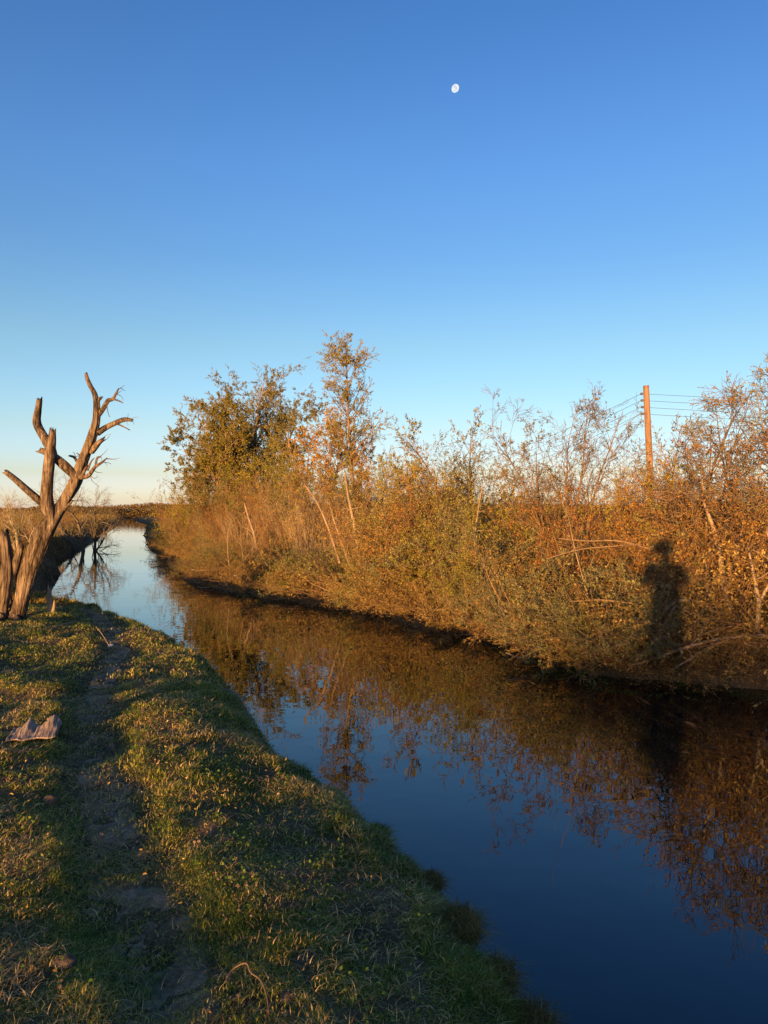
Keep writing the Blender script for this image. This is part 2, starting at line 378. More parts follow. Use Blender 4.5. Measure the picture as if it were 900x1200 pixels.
# dry straw lying through the turf
bl = []
for n, y0, y1, hh, ww in ((60000, 1.6, 3.6, .030, .0030), (50000, 3.6, 7, .036, .0038), (32000, 7, 14, .045, .007)):
    x, y = scatter(n, -y1*.56-1, .9, y0, y1, r)
    x, y, z, dl, dr = land_filter(x, y, lambda x, y, dp: visible(x, y) & (r.rand(len(x)) < .10+.12*sstep(dp, .0, .4)+sstep(fbm(x*2.3+30, y*2.3, 3), -.02, .16)))
    bl.append(blades(x, y, z+.014, hh*r.uniform(.4, 1.5, len(x)), ww*r.uniform(.6, 1.4, len(x)), r.uniform(1.0, 2.2, len(x)), 3, r, .75))
v, qq = merge(bl)
tag(link('straw', mesh('straw', v, qq, M['straw'])), 'bleached dry grass stems lying through the near turf', 'dry grass', kind='stuff')
# dead leaves and scraps of straw caught in the turf
x, y = scatter(24000, -8, .7, 1.6, 12, r)
x, y, z, dl, dr = land_filter(x, y, lambda x, y, dp: visible(x, y) & (r.rand(len(x)) < np.clip(.25+2.2*fbm(x*2.6+5, y*2.6, 4), .02, 1)*(1-.65*sstep(y, 3.5, 7))))
n = len(x); L = r.uniform(.006, .024, n)*np.clip(y/4, .8, 1.25); d = rnd_dirs(n, r, .15, .6); nn_ = rnd_dirs(n, r, .6); sN = nrm(np.cross(d, nn_)); up_ = np.cross(sN, d)
c = np.c_[x, y, z+r.uniform(.008, .03, n)]; W = L*r.uniform(.25, .6, n)
P0 = np.stack([c, c+d*L[:, None]*.35+up_*L[:, None]*.14, c+d*L[:, None]*.7+up_*L[:, None]*.12, c+d*L[:, None]-up_*L[:, None]*.1], 1); wf = np.array([.25, 1, .85, .15])
v = np.stack([P0-sN[:, None]*(W[:, None]*wf)[..., None]*.5, P0+sN[:, None]*(W[:, None]*wf)[..., None]*.5], 2).reshape(-1, 3)
ii = np.arange(n*8).reshape(n, 4, 2); q = np.stack([ii[:, :-1, 0], ii[:, :-1, 1], ii[:, 1:, 1], ii[:, 1:, 0]], -1).reshape(-1, 4)
M['litter'] = leaf_mat('leaf_litter', [(0, (.10, .07, .04)), (.4, (.26, .18, .10)), (.75, (.32, .23, .14)), (1, (.42, .33, .23))], .15, 0, (2, .4))
tag(link('leaf_litter', mesh('leaf_litter', v, q, M['litter'])), 'dead leaves and straw scraps caught in the near turf', 'leaf litter', kind='stuff')
# crumbs of soil on the path and the worn ground
x, y = scatter(60000, -6, .6, 1.6, 9, r)
x, y, z, dl, dr = land_filter(x, y, lambda x, y, dp: visible(x, y) & ((dp < .36) | ((r.rand(len(x)) < .25) & (y < 5))) & (r.rand(len(x)) < np.clip(.15+2.5*fbm(x*3, y*3, 3), 0, 1)))
n = len(x); sz = .0035+.011*r.rand(n)**3; OC = np.array([(1, 0, 0), (0, 1, 0), (-1, 0, 0), (0, -1, 0), (0, 0, .8), (0, 0, -.8)]); FC = np.array([(0, 1, 4), (1, 2, 4), (2, 3, 4), (3, 0, 4), (1, 0, 5), (2, 1, 5), (3, 2, 5), (0, 3, 5)])
v = (np.c_[x, y, z+.012][:, None, :]+OC[None]*sz[:, None, None]*r.uniform(.6, 1.4, (n, 6, 1))).reshape(-1, 3)
tag(link('soil_crumbs', mesh('soil_crumbs', v, (FC[None]+np.arange(n)[:, None, None]*6).reshape(-1, 3), M['dirt'], smooth=True)), 'crumbs of dry soil on the worn path', 'soil', kind='stuff')
# broad leaved herbs
def leaf_quads(c, d, n, L, W):
    """rhombic leaves: centre base c, axis d, side n"""
    s = nrm(np.cross(d, n))
    v = np.stack([c, c+d*L[:, None]*.45+s*W[:, None]*.5, c+d*L[:, None], c+d*L[:, None]*.45-s*W[:, None]*.5], 1).reshape(-1, 3)
    return v, np.arange(len(v)).reshape(-1, 4)
x, y = scatter(30000, -8, .9, 1.2, 13, r)
x, y, z, dl, dr = land_filter(x, y, lambda x, y, dp: visible(x, y) & (dp > .25) & (fbm(x*3+70, y*3, 3) > .06))
rep = 5; x = np.repeat(x, rep)+r.normal(0, .02, len(x)*rep); y = np.repeat(y, rep)+r.normal(0, .02, len(y)*rep); z = np.repeat(z, rep)+r.uniform(.01, .045, len(z)*rep)
L = r.uniform(.008, .02, len(x)); v, qd = leaf_quads(np.c_[x, y, z], rnd_dirs(len(x), r, .25, .4), rnd_dirs(len(x), r, 2, .3), L, L*.7)
tag(link('herbs', mesh('herbs', v, qd, M['herb'])), 'patches of small green broad leaved herbs in the turf', 'herbs', kind='stuff')
# the far banks: longer, tawny grass
M['tawny'] = leaf_mat('tawny_grass', [(0, (.07, .055, .02)), (.4, (.15, .115, .04)), (.75, (.25, .18, .075)), (1, (.38, .28, .14))], .3, 0, (.5, 1.2))
M['bankgrass'] = leaf_mat('bank_grass', [(0, (.045, .05, .014)), (.4, (.10, .10, .028)), (.75, (.19, .155, .05)), (1, (.32, .24, .11))], .3, 0, (.6, 1.3))
bl = []
for n, y0, y1, hh, ww in ((70000, 13, 30, .16, .016), (80000, 30, 70, .34, .04), (70000, 70, 260, .6, .12)):
    yy = y0+(y1-y0)*r.rand(n)**1.3; xx = -yy*r.uniform(.14, .62, n)-1
    x, y, z, dl, dr = land_filter(xx, yy, lambda x, y, dp: visible(x, y, 2))
    cl = np.clip(.8+1.8*fbm(x*.35, y*.35, 3), .3, 2)*np.clip(.3+dl/3, .3, 1)
    bl.append(blades(x, y, z, hh*cl*r.uniform(.5, 1.4, len(x)), ww*r.uniform(.6, 1.4, len(x)), r.uniform(.1, .7, len(x)), 2, r))
v, qq = merge(bl)
tag(link('meadow_grass', mesh('meadow_grass', v, qq, M['tawny'])), 'tawny rough grass over the flat marsh beyond the dead tree', 'grass', kind='stuff')
bl = []
for n, y0, y1, hh, ww in ((60000, 7, 16, .15, .012), (110000, 16, 45, .20, .024), (40000, 45, 120, .4, .06)):
    yy = r.uniform(y0, y1, n); xx = r.uniform(-.42, .60, n)*yy
    x, y, z, dl, dr = land_filter(xx, yy, side='right')
    k = (dr < 7) | (r.rand(len(x)) < .35); x, y, z, dr = x[k], y[k], z[k], dr[k]
    cl = np.clip(.8+1.8*fbm(x*.6, y*.6, 3), .25, 2)*np.clip(.35+dr/2, .35, 1)
    bl.append(blades(x, y, z, hh*cl*r.uniform(.5, 1.4, len(x)), ww*r.uniform(.6, 1.4, len(x)), r.uniform(.1, 1.0, len(x)), 2, r))
v, qq = merge(bl)
tag(link('bank_grass', mesh('bank_grass', v, qq, M['bankgrass'])), 'rough ochre grass covering the far bank under the thicket', 'grass', kind='stuff')

# ---------------------------------------------------------------- plants
def grow(base, d, L, n, wander, up, r):
    N = len(base); P = np.empty((N, n, 3)); P[:, 0] = base; d = nrm(d).copy(); st = (L/(n-1))[:, None]
    bias = r.normal(size=(N, 3))*wander*.5
    for i in range(1, n):
        P[:, i] = P[:, i-1]+d*st
        d = nrm(d+r.normal(size=(N, 3))*wander+bias+np.array([0, 0, up]))
    return P
def sprout(P, Rr, L, m, t0, t1, ang, ratio, shape, r, rr=.55):
    N, n, _ = P.shape
    t = r.uniform(t0, t1, (N, m)); f = t*(n-1); i = np.minimum(f.astype(int), n-2); fr = (f-i)
    a = np.take_along_axis(P, i[..., None].repeat(3, 2), 1); b = np.take_along_axis(P, (i+1)[..., None].repeat(3, 2), 1)
    pos = a+(b-a)*fr[..., None]; td = nrm(b-a)
    rad = np.take_along_axis(Rr, i, 1)*(1-fr)+np.take_along_axis(Rr, i+1, 1)*fr
    rd = r.normal(size=(N, m, 3)); rd = nrm(rd-(rd*td).sum(-1, keepdims=True)*td)
    A = ang*r.uniform(.6, 1.3, (N, m, 1)); d = td*np.cos(A)+rd*np.sin(A)
    Lc = L[:, None]*ratio*(1-shape*t)*r.uniform(.55, 1.3, (N, m))
    return pos.reshape(-1, 3), d.reshape(-1, 3), Lc.ravel(), (rad*rr).ravel()

def plant(seed, stems=6, spread=.15, lean=.5, L0=1.6, r0=.015, n0=8, w0=.12, up0=.05, lv=((6, .3, 1, .7, .5, .3, 5, .18, .05), (5, .2, 1, .8, .5, .2, 4, .2, .0)),
          leaves=8, ll=.05, lw=.02, tmin=.2, sag=0, cut=None, bases=None, dirs=None, lens=None, rmin=.0015, leaf_zb=.15, lastprob=1.0):
    """returns (levels, leaf verts, leaf quads); lv rows: count, t0, t1, angle, ratio, shape, points, wander, up"""
    r = np.random.RandomState(seed)
    if bases is None:
        a = r.rand(stems)*2*np.pi; b = np.c_[np.cos(a), np.sin(a)]*(r.rand(stems)**.5*spread)[:, None]
        bases = np.c_[b, np.full(stems, -.12)]
        a2 = a+r.normal(0, .5, stems); le = lean*r.uniform(.2, 1.2, stems)
        dirs = np.c_[np.cos(a2)*np.sin(le), np.sin(a2)*np.sin(le), np.cos(le)]
        lens = L0*r.uniform(.6, 1.1, stems)
    P = grow(bases, dirs, lens, n0, w0, up0, r); t = np.linspace(0, 1, n0)
    Rr = (r0*np.clip(lens/L0, .4, 1.2))[:, None]*(1-.92*t**1.2)[None, :]
    levels = [(P, Rr)]; L = lens
    for (m, t0, t1, ang, ratio, shape, n, wd, up) in lv:
        b, d, L, rad = sprout(P, Rr, L, m, t0, t1, ang, ratio, shape, r)
        P = grow(b, d, L, n, wd, up, r); Rr = np.maximum(rad[:, None]*(1-.7*np.linspace(0, 1, n))[None, :], rmin)
        levels.append((P, Rr))
    # leaves along the last level
    if leaves:
        Pl = P
        if lastprob < 1:
            k = r.rand(len(P)) < lastprob; Pl = P[k]
        N, n, _ = Pl.shape; t = r.uniform(tmin, 1, (N, leaves)); f = t*(n-1); i = np.minimum(f.astype(int), n-2); fr = (f-i)[..., None]
        a = np.take_along_axis(Pl, i[..., None].repeat(3, 2), 1); b = np.take_along_axis(Pl, (i+1)[..., None].repeat(3, 2), 1)
        pos = (a+(b-a)*fr).reshape(-1, 3); td = nrm(b-a).reshape(-1, 3)
        d = nrm(td*.6+rnd_dirs(len(pos), r)*.9+np.array([0, 0, leaf_zb-.15]))
        s = r.uniform(.55, 1.25, len(pos))
        v, q = leaf_quads(pos+rnd_dirs(len(pos), r)*ll*.15, d, rnd_dirs(len(pos), r, .6), ll*s, lw*s)
    else: v, q = np.zeros((0, 3)), np.zeros((0, 4), int)
    return levels, v, q

def wood_mesh(name, levels, m, sides):
    parts = [tubes(P, Rr, k) for (P, Rr), k in zip(levels, sides)]
    v, q = merge(parts); return mesh(name, v, q, m, smooth=True)

PROTO = {}
def proto(kind, variant, wood, leaf, **kw):
    lv, v, q = plant(**kw)
    n = len(lv); sides = [6, 4, 3, 3][:n] if n > 1 else [6]
    hgt = max(float(P[..., 2].max()) for P, _ in lv)
    wm = wood_mesh(kind+'_stems', lv, M[wood], sides)
    fm = mesh(kind+'_foliage', v, q, M[leaf]) if len(v) else None
    PROTO.setdefault(kind, []).append((wm, fm, hgt, [len(lv)]))

for i in range(4):
    proto('bramble', i, 'redtwig', 'brown', seed=100+i, stems=30, spread=.45, lean=1.25, L0=1.7, r0=.009, n0=9, w0=.13, up0=-.07,
          lv=((7, .15, 1, .8, .42, .3, 6, .2, -.04), (5, .15, 1, .8, .45, .2, 3, .2, -.02)), leaves=7, ll=.036, lw=.017)
for i in range(4):
    proto('mound', i, 'twig', 'brown' if i % 2 else 'olive', seed=150+i, stems=24, spread=.5, lean=1.15, L0=1.25, r0=.009, n0=8, w0=.12, up0=-.02,
          lv=((8, .2, 1, .8, .45, .3, 5, .2, .0), (6, .15, 1, .8, .45, .2, 3, .2, .0)), leaves=11, ll=.034, lw=.017)
M['greyolive'] = leaf_mat('grey_olive_leaves', [(0, (.06, .07, .04)), (.45, (.14, .15, .09)), (.8, (.23, .235, .15)), (1, (.38, .36, .26))], obj_var=.3)
for i in range(3):
    proto('greymound', i, 'greytwig', 'greyolive', seed=170+i, stems=26, spread=.5, lean=1.05, L0=1.35, r0=.009, n0=8, w0=.12, up0=-.01,
          lv=((9, .2, 1, .8, .42, .3, 5, .2, .0), (6, .15, 1, .8, .45, .2, 3, .2, .0)), leaves=10, ll=.030, lw=.013)
for i in range(4):
    proto('rusty', i, 'redtwig', 'rust', seed=200+i, stems=26, spread=.42, lean=.62, L0=2.2, r0=.011, n0=9, w0=.09, up0=.03,
          lv=((9, .2, 1, .6, .36, .35, 6, .14, .05), (5, .15, 1, .7, .45, .2, 3, .18, .05)), leaves=5, ll=.036, lw=.015)
for i in range(3):
    proto('olive', i, 'twig', 'olive', seed=300+i, stems=15, spread=.35, lean=.55, L0=2.3, r0=.014, n0=9, w0=.09, up0=.05,
          lv=((9, .25, 1, .65, .38, .35, 6, .15, .06), (6, .15, 1, .7, .45, .2, 3, .18, .03)), leaves=8, ll=.048, lw=.017)
for i in range(3):
    proto('yellow', i, 'twig', 'yellow', seed=330+i, stems=16, spread=.4, lean=.5, L0=2.4, r0=.014, n0=9, w0=.08, up0=.05,
          lv=((10, .2, 1, .6, .36, .35, 6, .13, .06), (6, .1, 1, .7, .45, .2, 3, .18, .03)), leaves=9, ll=.045, lw=.019)
for i in range(3):
    proto('bare', i, 'greytwig', 'grey', seed=360+i, stems=9, spread=.25, lean=.6, L0=2.4, r0=.016, n0=9, w0=.13, up0=.03,
          lv=((7, .2, 1, .75, .42, .35, 6, .2, .03), (6, .2, 1, .7, .42, .2, 4, .2, .03)), leaves=2, ll=.04, lw=.018, lastprob=.3)
for i in range(3):
    proto('sapling', i, 'twig', 'grey', seed=400+i, stems=6, spread=.22, lean=.3, L0=3.1, r0=.015, n0=11, w0=.07, up0=.04,
          lv=((12, .3, 1, .6, .24, .3, 5, .15, .06), (5, .2, 1, .7, .45, .2, 3, .2, .03)), leaves=6, ll=.055, lw=.021, lastprob=.6)
for i in range(3):
    proto('reed', i, 'pale', 'brown', seed=430+i, stems=70, spread=.6, lean=.38, L0=1.5, r0=.006, n0=6, w0=.06, up0=.0,
          lv=((4, .4, 1, .4, .3, .3, 4, .1, .0),), leaves=4, ll=.09, lw=.010)

PLANT_COUNT = {}
def put(kind, x, y, s, name, label, cat, group, rz=None, sz=1.0, rr=rs, zoff=0.0):
    lst = PROTO[kind]; k = PLANT_COUNT.get(kind, 0); PLANT_COUNT[kind] = k+1
    wm, fm, hgt, _ = lst[k % len(lst)]
    z = float(H(x, y)[0])+zoff
    e = empty(name, (x, y, z), rr.rand()*6.283 if rz is None else rz)
    e.scale = (s*rr.uniform(.9, 1.1), s*rr.uniform(.9, 1.1), s*sz)
    tag(e, label, cat, group)
    link('stems', wm, e)
    if fm is not None: link('foliage', fm, e)
    return e
KIND = {'bramble': ('bramble', 'arching brown bramble', 'shrub', 'brown brambles arching on the far bank'),
        'mound': ('leafy_mound', 'low tan leafy mound', 'shrub', 'low leafy mounds along the far waterline'),
        'rusty': ('twiggy_shrub', 'rust coloured twiggy shrub', 'shrub', 'rust coloured twiggy shrubs of the thicket'),
        'olive': ('leafy_shrub', 'dull olive leafy shrub', 'shrub', 'olive leafy shrubs of the thicket'),
        'yellow': ('leafy_shrub', 'yellow green leafy shrub', 'shrub', 'yellow green leafy shrubs of the thicket'),
        'bare': ('bare_shrub', 'leafless grey twiggy shrub', 'shrub', 'nearly leafless shrubs'),
        'sapling': ('sapling', 'tall thin sapling with sparse leaves', 'sapling', 'thin saplings rising from the thicket'),
        'reed': ('dry_stalks', 'upright dry pale stalks', 'dry plant', 'clumps of dry stalks on the far bank')}
def where(px):
    for lim, s in ((235, 'under left end of dense trees'), (330, 'under the dense trees'), (385, 'between dense and slender trees'), (445, 'below the slender tree'),
                   (515, 'right of the slender tree'), (590, 'midway from slender tree to pole'), (665, 'left of arching bare tree'), (735, 'below the arching bare tree'),
                   (800, 'below the utility pole'), (860, 'right of the utility pole'), (2000, 'at the right photo edge')):
        if px < lim: return s
def row(dr): return 'at waterline' if dr < 1.0 else ('behind waterline' if dr < 2.6 else ('deep in thicket' if dr < 6 else 'at thicket back'))

# --- the thicket on the far bank: points set back from the right waterline
rp = np.random.RandomState(21)
# walk along the right bank from right to left
Rs = RIGHT[3:22]; seg = np.r_[0, np.cumsum(np.linalg.norm(np.diff(Rs, axis=0), axis=1))]
def bank_pt(s_, back):
    i = min(max(np.searchsorted(seg, s_)-1, 0), len(Rs)-2); t = (s_-seg[i])/(seg[i+1]-seg[i]); p = Rs[i]+(Rs[i+1]-Rs[i])*t
    d = Rs[i+1]-Rs[i]; d = d/np.linalg.norm(d); return p+np.array([d[1], -d[0]])*back
def clear_at(px, d):                       # dense skyline of the thicket at picture column px
    return np.interp(px, [180, 230, 300, 360, 410, 440, 470, 500, 540, 580, 605, 640, 700, 765, 850, 900, 1000], [606, 580, 560, 545, 535, 525, 522, 532, 532, 542, 566, 560, 554, 550, 556, 552, 550])
n_sh = 0
for rowi, (back, step, hlo, hhi) in enumerate(((.22, .8, .25, .75), (.65, .8, .6, 1.7), (1.5, 1.1, 1.0, 2.4), (3.0, 1.4, 1.6, 2.7), (5.0, 1.7, 2.1, 3.1), (8.0, 2.3, 2.6, 3.9), (12., 3.4, 3.0, 4.6))):
    s_ = 0
    while s_ < seg[-1]-12:
        p = bank_pt(s_+rp.uniform(-.3, .3)*step, back*rp.uniform(.75, 1.25)); x, y = p
        far = y > 24
        s_ += step*(1.0 if not far else 1.9)
        if y < 5 or x > y*.66+1.3: continue
        h, dl, dr, ins, dp = field(np.array([x]), np.array([y]))
        if (ins[0] and rowi > 0) or h[0] < WZ-.45 or dr[0] < .02 or dl[0] < dr[0]: continue
        px = 450+x/y*F
        if px < 190: continue
        # left end of the bank near the trees is low and open
        zmax = EYE+(600-clear_at(px, y))/F*y-h[0]
        hh = rp.uniform(hlo, hhi)*(1+1.9*float(fbm(np.array([x*.55]), np.array([y*.55+3]), 2)[0]))
        if px < 360 and back < 5: hh *= .5
        hh = min(hh, zmax*rp.uniform(.85, 1.05))
        if hh < .2: continue
        u = rp.rand()
        if rowi <= 1: kind = 'bramble' if u < .45 else ('mound' if u < (.9 if px < 760 else .62) else 'bare')
        elif rowi == 2 and u < .3 and px < 740: kind = 'mound'
        elif px > 740: kind = 'rusty' if u < .3 else ('bramble' if u < .42 else ('bare' if u < .72 else ('yellow' if u < .9 else 'reed')))
        elif px > 600: kind = 'rusty' if u < .66 else ('bramble' if u < .8 else ('yellow' if u < .92 else 'bare'))
        elif px > 430: kind = 'rusty' if u < .42 else ('yellow' if u < .68 else ('bramble' if u < .82 else 'olive'))
        elif px > 240: kind = 'rusty' if u < .45 else ('yellow' if u < .6 else ('reed' if u < .85 else 'bare'))
        else: kind = 'rusty' if u < .5 else ('reed' if u < .8 else 'olive')
        if kind == 'mound' and hh > 1.15: kind = 'olive' if u < .5 else 'yellow'
        if kind == 'bramble' and hh > 1.5: kind = 'rusty'
        base = {'bramble': 1.15, 'mound': 1.0, 'rusty': 2.1, 'olive': 2.2, 'yellow': 2.3, 'bare': 2.2, 'sapling': 3, 'reed': 1.45}[kind]
        sc = hh/base; sxy = min(max(sc, .62), 1.25)
        nm, lb, cat, grp = KIND[kind]
        e = put(kind, x, y, sxy, nm, '%s %s %s' % (lb, row(dr[0]), where(px)), cat, grp, sz=sc/sxy, rr=rp); n_sh += 1
for px, d, hh, lb in ((722, 9.25, 1.05, 'grey green rounded bush hanging over the water left of the shadow'), (690, 9.6, .8, 'grey green bush behind the one left of the shadow'), (655, 10.1, .95, 'grey green bush at waterline below the arching bare tree'),
                      (612, 11.0, .75, 'grey green low bush at waterline left of the arching bare tree'), (565, 12.2, .7, 'grey green bush at waterline midway from slender tree to pole'), (480, 14.8, .65, 'grey green low bush at waterline right of the slender tree'),
                      (742, 10.2, 1.5, 'tall grey green bush touching the shadow left side'), (590, 12.6, 1.4, 'tall grey green bush deep in thicket left of the arching tree'), (395, 17.2, .7, 'grey green low bush at waterline below the slender tree'), (520, 14.6, 1.5, 'tall grey green bush in mid thicket right of the slender tree')):
    put('greymound', (px-450)/F*d, d, hh/1.15, 'leafy_mound', lb, 'shrub', 'grey green bushes of the far bank', rr=rp)
for i, s_ in enumerate(np.linspace(1.6, 8.2, 13)):
    for back, hh in ((.12, rp.uniform(.22, .5)), (.5, rp.uniform(.4, .85))):
        x, y = bank_pt(s_+rp.uniform(-.2, .2), back); kind = ('bramble', 'reed', 'bramble', 'bare', 'mound')[rp.randint(5)]; px = 450+x/y*F
        if x > y*.62 or field(np.array([x]), np.array([y]))[3][0]: continue
        base = {'bramble': 1.15, 'mound': 1.0, 'bare': 2.2, 'reed': 1.45}[kind]; nm, lb, cat, grp = KIND[kind]; sc = hh/base; sxy = max(sc, .5)
        put(kind, x, y, sxy, nm, '%s %s %s' % (lb, 'right at waterline' if back < .3 else 'just above waterline', where(px)), cat, grp, sz=sc/sxy, rr=rp)
print('thicket shrubs', n_sh)

# ---------------------------------------------------------------- named trees
def make_tree(name, label, cat, levels, v, q, wood, leaf, loc, group=None, trunk_levels=1, sides=(9, 5, 3, 3)):
    e = empty(name, loc); tag(e, label, cat, group)
    link('trunk', wood_mesh(name+'_trunk', levels[:trunk_levels], M[wood], sides[:trunk_levels]), e)
    parts = [tubes(P, Rr, k) for (P, Rr), k in zip(levels[trunk_levels:], sides[trunk_levels:])]
    wv, wq = merge(parts); nb = len(wq[0])+len(wq[1]); qa = [np.vstack([wq[0], q+len(wv)]) if len(q) else wq[0]]
    mi = [np.zeros(len(wq[0])), np.ones(len(q))]; sm = [np.ones(len(wq[0])), np.zeros(len(q))]
    if len(wq[1]): qa.append(wq[1]); mi.append(np.zeros(len(wq[1]))); sm.append(np.ones(len(wq[1])))
    link('crown', mesh(name+'_crown', np.vstack([wv, v]), qa, [M[wood], M[leaf]], np.concatenate(mi), np.concatenate(sm)), e)
    return e
def base_at(px, d, dz=-.05):
    x = (px-450)/F*d; return (x, d, float(H(x, d)[0])+dz)
def lean_to(px0, px1, py1, d, wob=0):
    """direction and length from the base column px0 to the top pixel (px1, py1), same depth"""
    b = np.array(base_at(px0, d)); t = at(px1, py1, d); v_ = t-b; return b, v_/np.linalg.norm(v_), float(np.linalg.norm(v_))

def single_tree(seed, name, label, cat, px0, px1, py1, d, r0, lv, leaves, ll, lw, wood, leaf, n0=16, w0=.03, trunk_levels=1, extra=(), group=None, tmin=.2, lastprob=1, y_off=0):
    b, dr_, L = lean_to(px0, px1, py1, d)
    bs = [np.zeros(3)]; ds = [dr_]; ls = [L]
    for (dx, dy, ax, ay, fl) in extra:
        bs.append(np.array([dx, dy, 0])); ds.append(nrm(dr_+np.array([ax, ay, 0]))); ls.append(L*fl)
    lvl, v, q = plant(seed=seed, bases=np.array(bs), dirs=np.array(ds), lens=np.array(ls), L0=L, r0=r0, n0=n0, w0=w0, up0=.01, lv=lv, leaves=leaves, ll=ll, lw=lw, tmin=tmin, lastprob=lastprob, rmin=.003)
    return make_tree(name, label, cat, lvl, v, q, wood, leaf, tuple(b), group, trunk_levels)

# the tall slender tree
single_tree(7, 'slender_tree', 'tall slender tree with a narrow see-through crown, highest on the far bank', 'tree', 422, 386, 410, 27.7, .085,
            ((46, .40, .97, .74, .27, .55, 7, .09, .06), (8, .35, 1, .7, .45, .2, 5, .15, .04), (4, .3, 1, .7, .5, .2, 3, .2, 0)), 10, .062, .028, 'twig', 'grey', n0=22, w0=.012, tmin=.3)
GT = 'trees of the dense clump on the far bank'
single_tree(12, 'leafy_tree', 'tallest tree of the dense clump with rounded open top and leaning pale trunk', 'tree', 306, 296, 450, 38, .15,
            ((30, .32, 1, .7, .36, .5, 8, .1, .05), (8, .3, 1, .7, .45, .2, 5, .16, .04), (4, .3, 1, .7, .5, .2, 3, .2, 0)), 14, .078, .034, 'trunk', 'grey', extra=((.5, 1, .14, .1, .97), (-.7, .5, -.08, .1, .94), (.2, .5, .14, 0, .86)), group=GT, w0=.03)
single_tree(13, 'leafy_tree', 'greyish airy tree at the back left of the dense clump', 'tree', 262, 250, 474, 44, .12,
            ((28, .38, 1, .7, .27, .4, 7, .1, .05), (7, .3, 1, .7, .45, .2, 5, .16, .04), (4, .3, 1, .7, .5, .2, 3, .2, 0)), 17, .075, .034, 'trunk', 'grey', extra=((-.8, 0, -.08, 0, .86), (-1.0, 1, -.13, 0, .66)), group=GT)
single_tree(14, 'leafy_tree', 'bushy yellow green tree in front at the left end of the dense clump', 'tree', 268, 262, 486, 36, .11,
            ((30, .24, 1, .7, .30, .4, 7, .1, .03), (9, .25, 1, .7, .45, .2, 5, .16, .02), (4, .3, 1, .7, .5, .2, 3, .2, 0)), 15, .078, .034, 'trunk', 'goldleaf', extra=((-.8, .3, -.20, 0, .82), (.7, .2, .12, 0, .95), (-.3, 0, -.08, 0, .92)), group=GT)
single_tree(15, 'leafy_tree', 'olive bushy tree filling the right half of the dense clump', 'tree', 312, 312, 500, 37, .11,
            ((28, .2, 1, .7, .30, .4, 7, .1, .03), (8, .25, 1, .7, .45, .2, 5, .16, .02), (4, .3, 1, .7, .5, .2, 3, .2, 0)), 14, .078, .034, 'trunk', 'olive', extra=((-1.2, .3, -.12, 0, .9), (.5, .2, .10, 0, .8)), group=GT)
single_tree(16, 'leafy_tree', 'small round-topped tree between the dense clump and the slender tree', 'tree', 356, 350, 500, 34, .09,
            ((24, .3, 1, .7, .34, .4, 7, .1, .05), (7, .25, 1, .7, .45, .2, 5, .16, .02), (4, .3, 1, .7, .5, .2, 3, .2, 0)), 11, .085, .038, 'trunk', 'grey', extra=((.9, .3, .16, 0, .92),), group='small trees behind the thicket')
single_tree(17, 'leafy_tree', 'orange brown leafy tree pressed against the slender tree trunk', 'tree', 385, 392, 505, 30, .08,
            ((24, .25, 1, .6, .32, .4, 7, .1, .05), (7, .25, 1, .7, .45, .2, 5, .16, .02), (4, .3, 1, .7, .5, .2, 3, .2, 0)), 6, .085, .04, 'redtwig', 'rust', extra=((-.9, .3, -.12, 0, .9), (.9, .3, .16, 0, .82)), group='small trees behind the thicket')
single_tree(18, 'leafy_tree', 'yellow green rounded small tree right of the slender tree', 'tree', 472, 474, 532, 20, .06,
            ((26, .2, 1, .65, .34, .4, 7, .1, .05), (7, .25, 1, .7, .45, .2, 5, .16, .02)), 14, .06, .027, 'twig', 'yellow', extra=((-.35, .3, -.16, 0, .88), (.35, .2, .16, 0, .85)), group='small trees behind the thicket', w0=.05)
single_tree(19, 'leafy_tree', 'small tree with pale spaced leaves rising halfway to the pole', 'tree', 548, 556, 500, 18, .05,
            ((20, .35, 1, .6, .28, .3, 7, .1, .07), (6, .3, 1, .7, .4, .2, 4, .16, .04)), 7, .07, .032, 'twig', 'grey', extra=((-.3, .3, -.20, 0, .98), (.3, .2, .2, 0, .85), (-.5, .2, -.33, 0, .8), (.4, 0, .36, 0, .66)), group='small trees behind the thicket', w0=.05)
single_tree(20, 'arching_tree', 'wide fine-branched nearly bare tree left of the utility pole', 'tree', 668, 690, 478, 14, .032,
            ((16, .28, 1, .6, .30, .3, 7, .13, .02), (9, .25, 1, .7, .45, .2, 5, .2, 0), (3, .3, 1, .7, .5, .2, 3, .2, 0)), 3, .05, .024, 'twig', 'grey', extra=((-.15, .3, -.34, 0, 1.0), (-.1, .2, -.55, 0, .86), (.15, .2, .22, 0, 1.0), (.2, .2, .45, 0, .92), (0, .4, -.12, 0, 1.04), (.3, .1, .62, .1, .7)), w0=.05, lastprob=.3)
single_tree(22, 'bare_sapling', 'thin upright bare sapling just right of the utility pole', 'sapling', 812, 803, 448, 13, .04,
            ((14, .25, 1, .55, .25, .3, 7, .12, .04), (6, .3, 1, .7, .4, .2, 4, .2, 0)), 4, .06, .03, 'twig', 'grey', extra=((.2, .3, .22, 0, .9), (-.3, .2, -.18, 0, .8)), w0=.05, lastprob=.4)
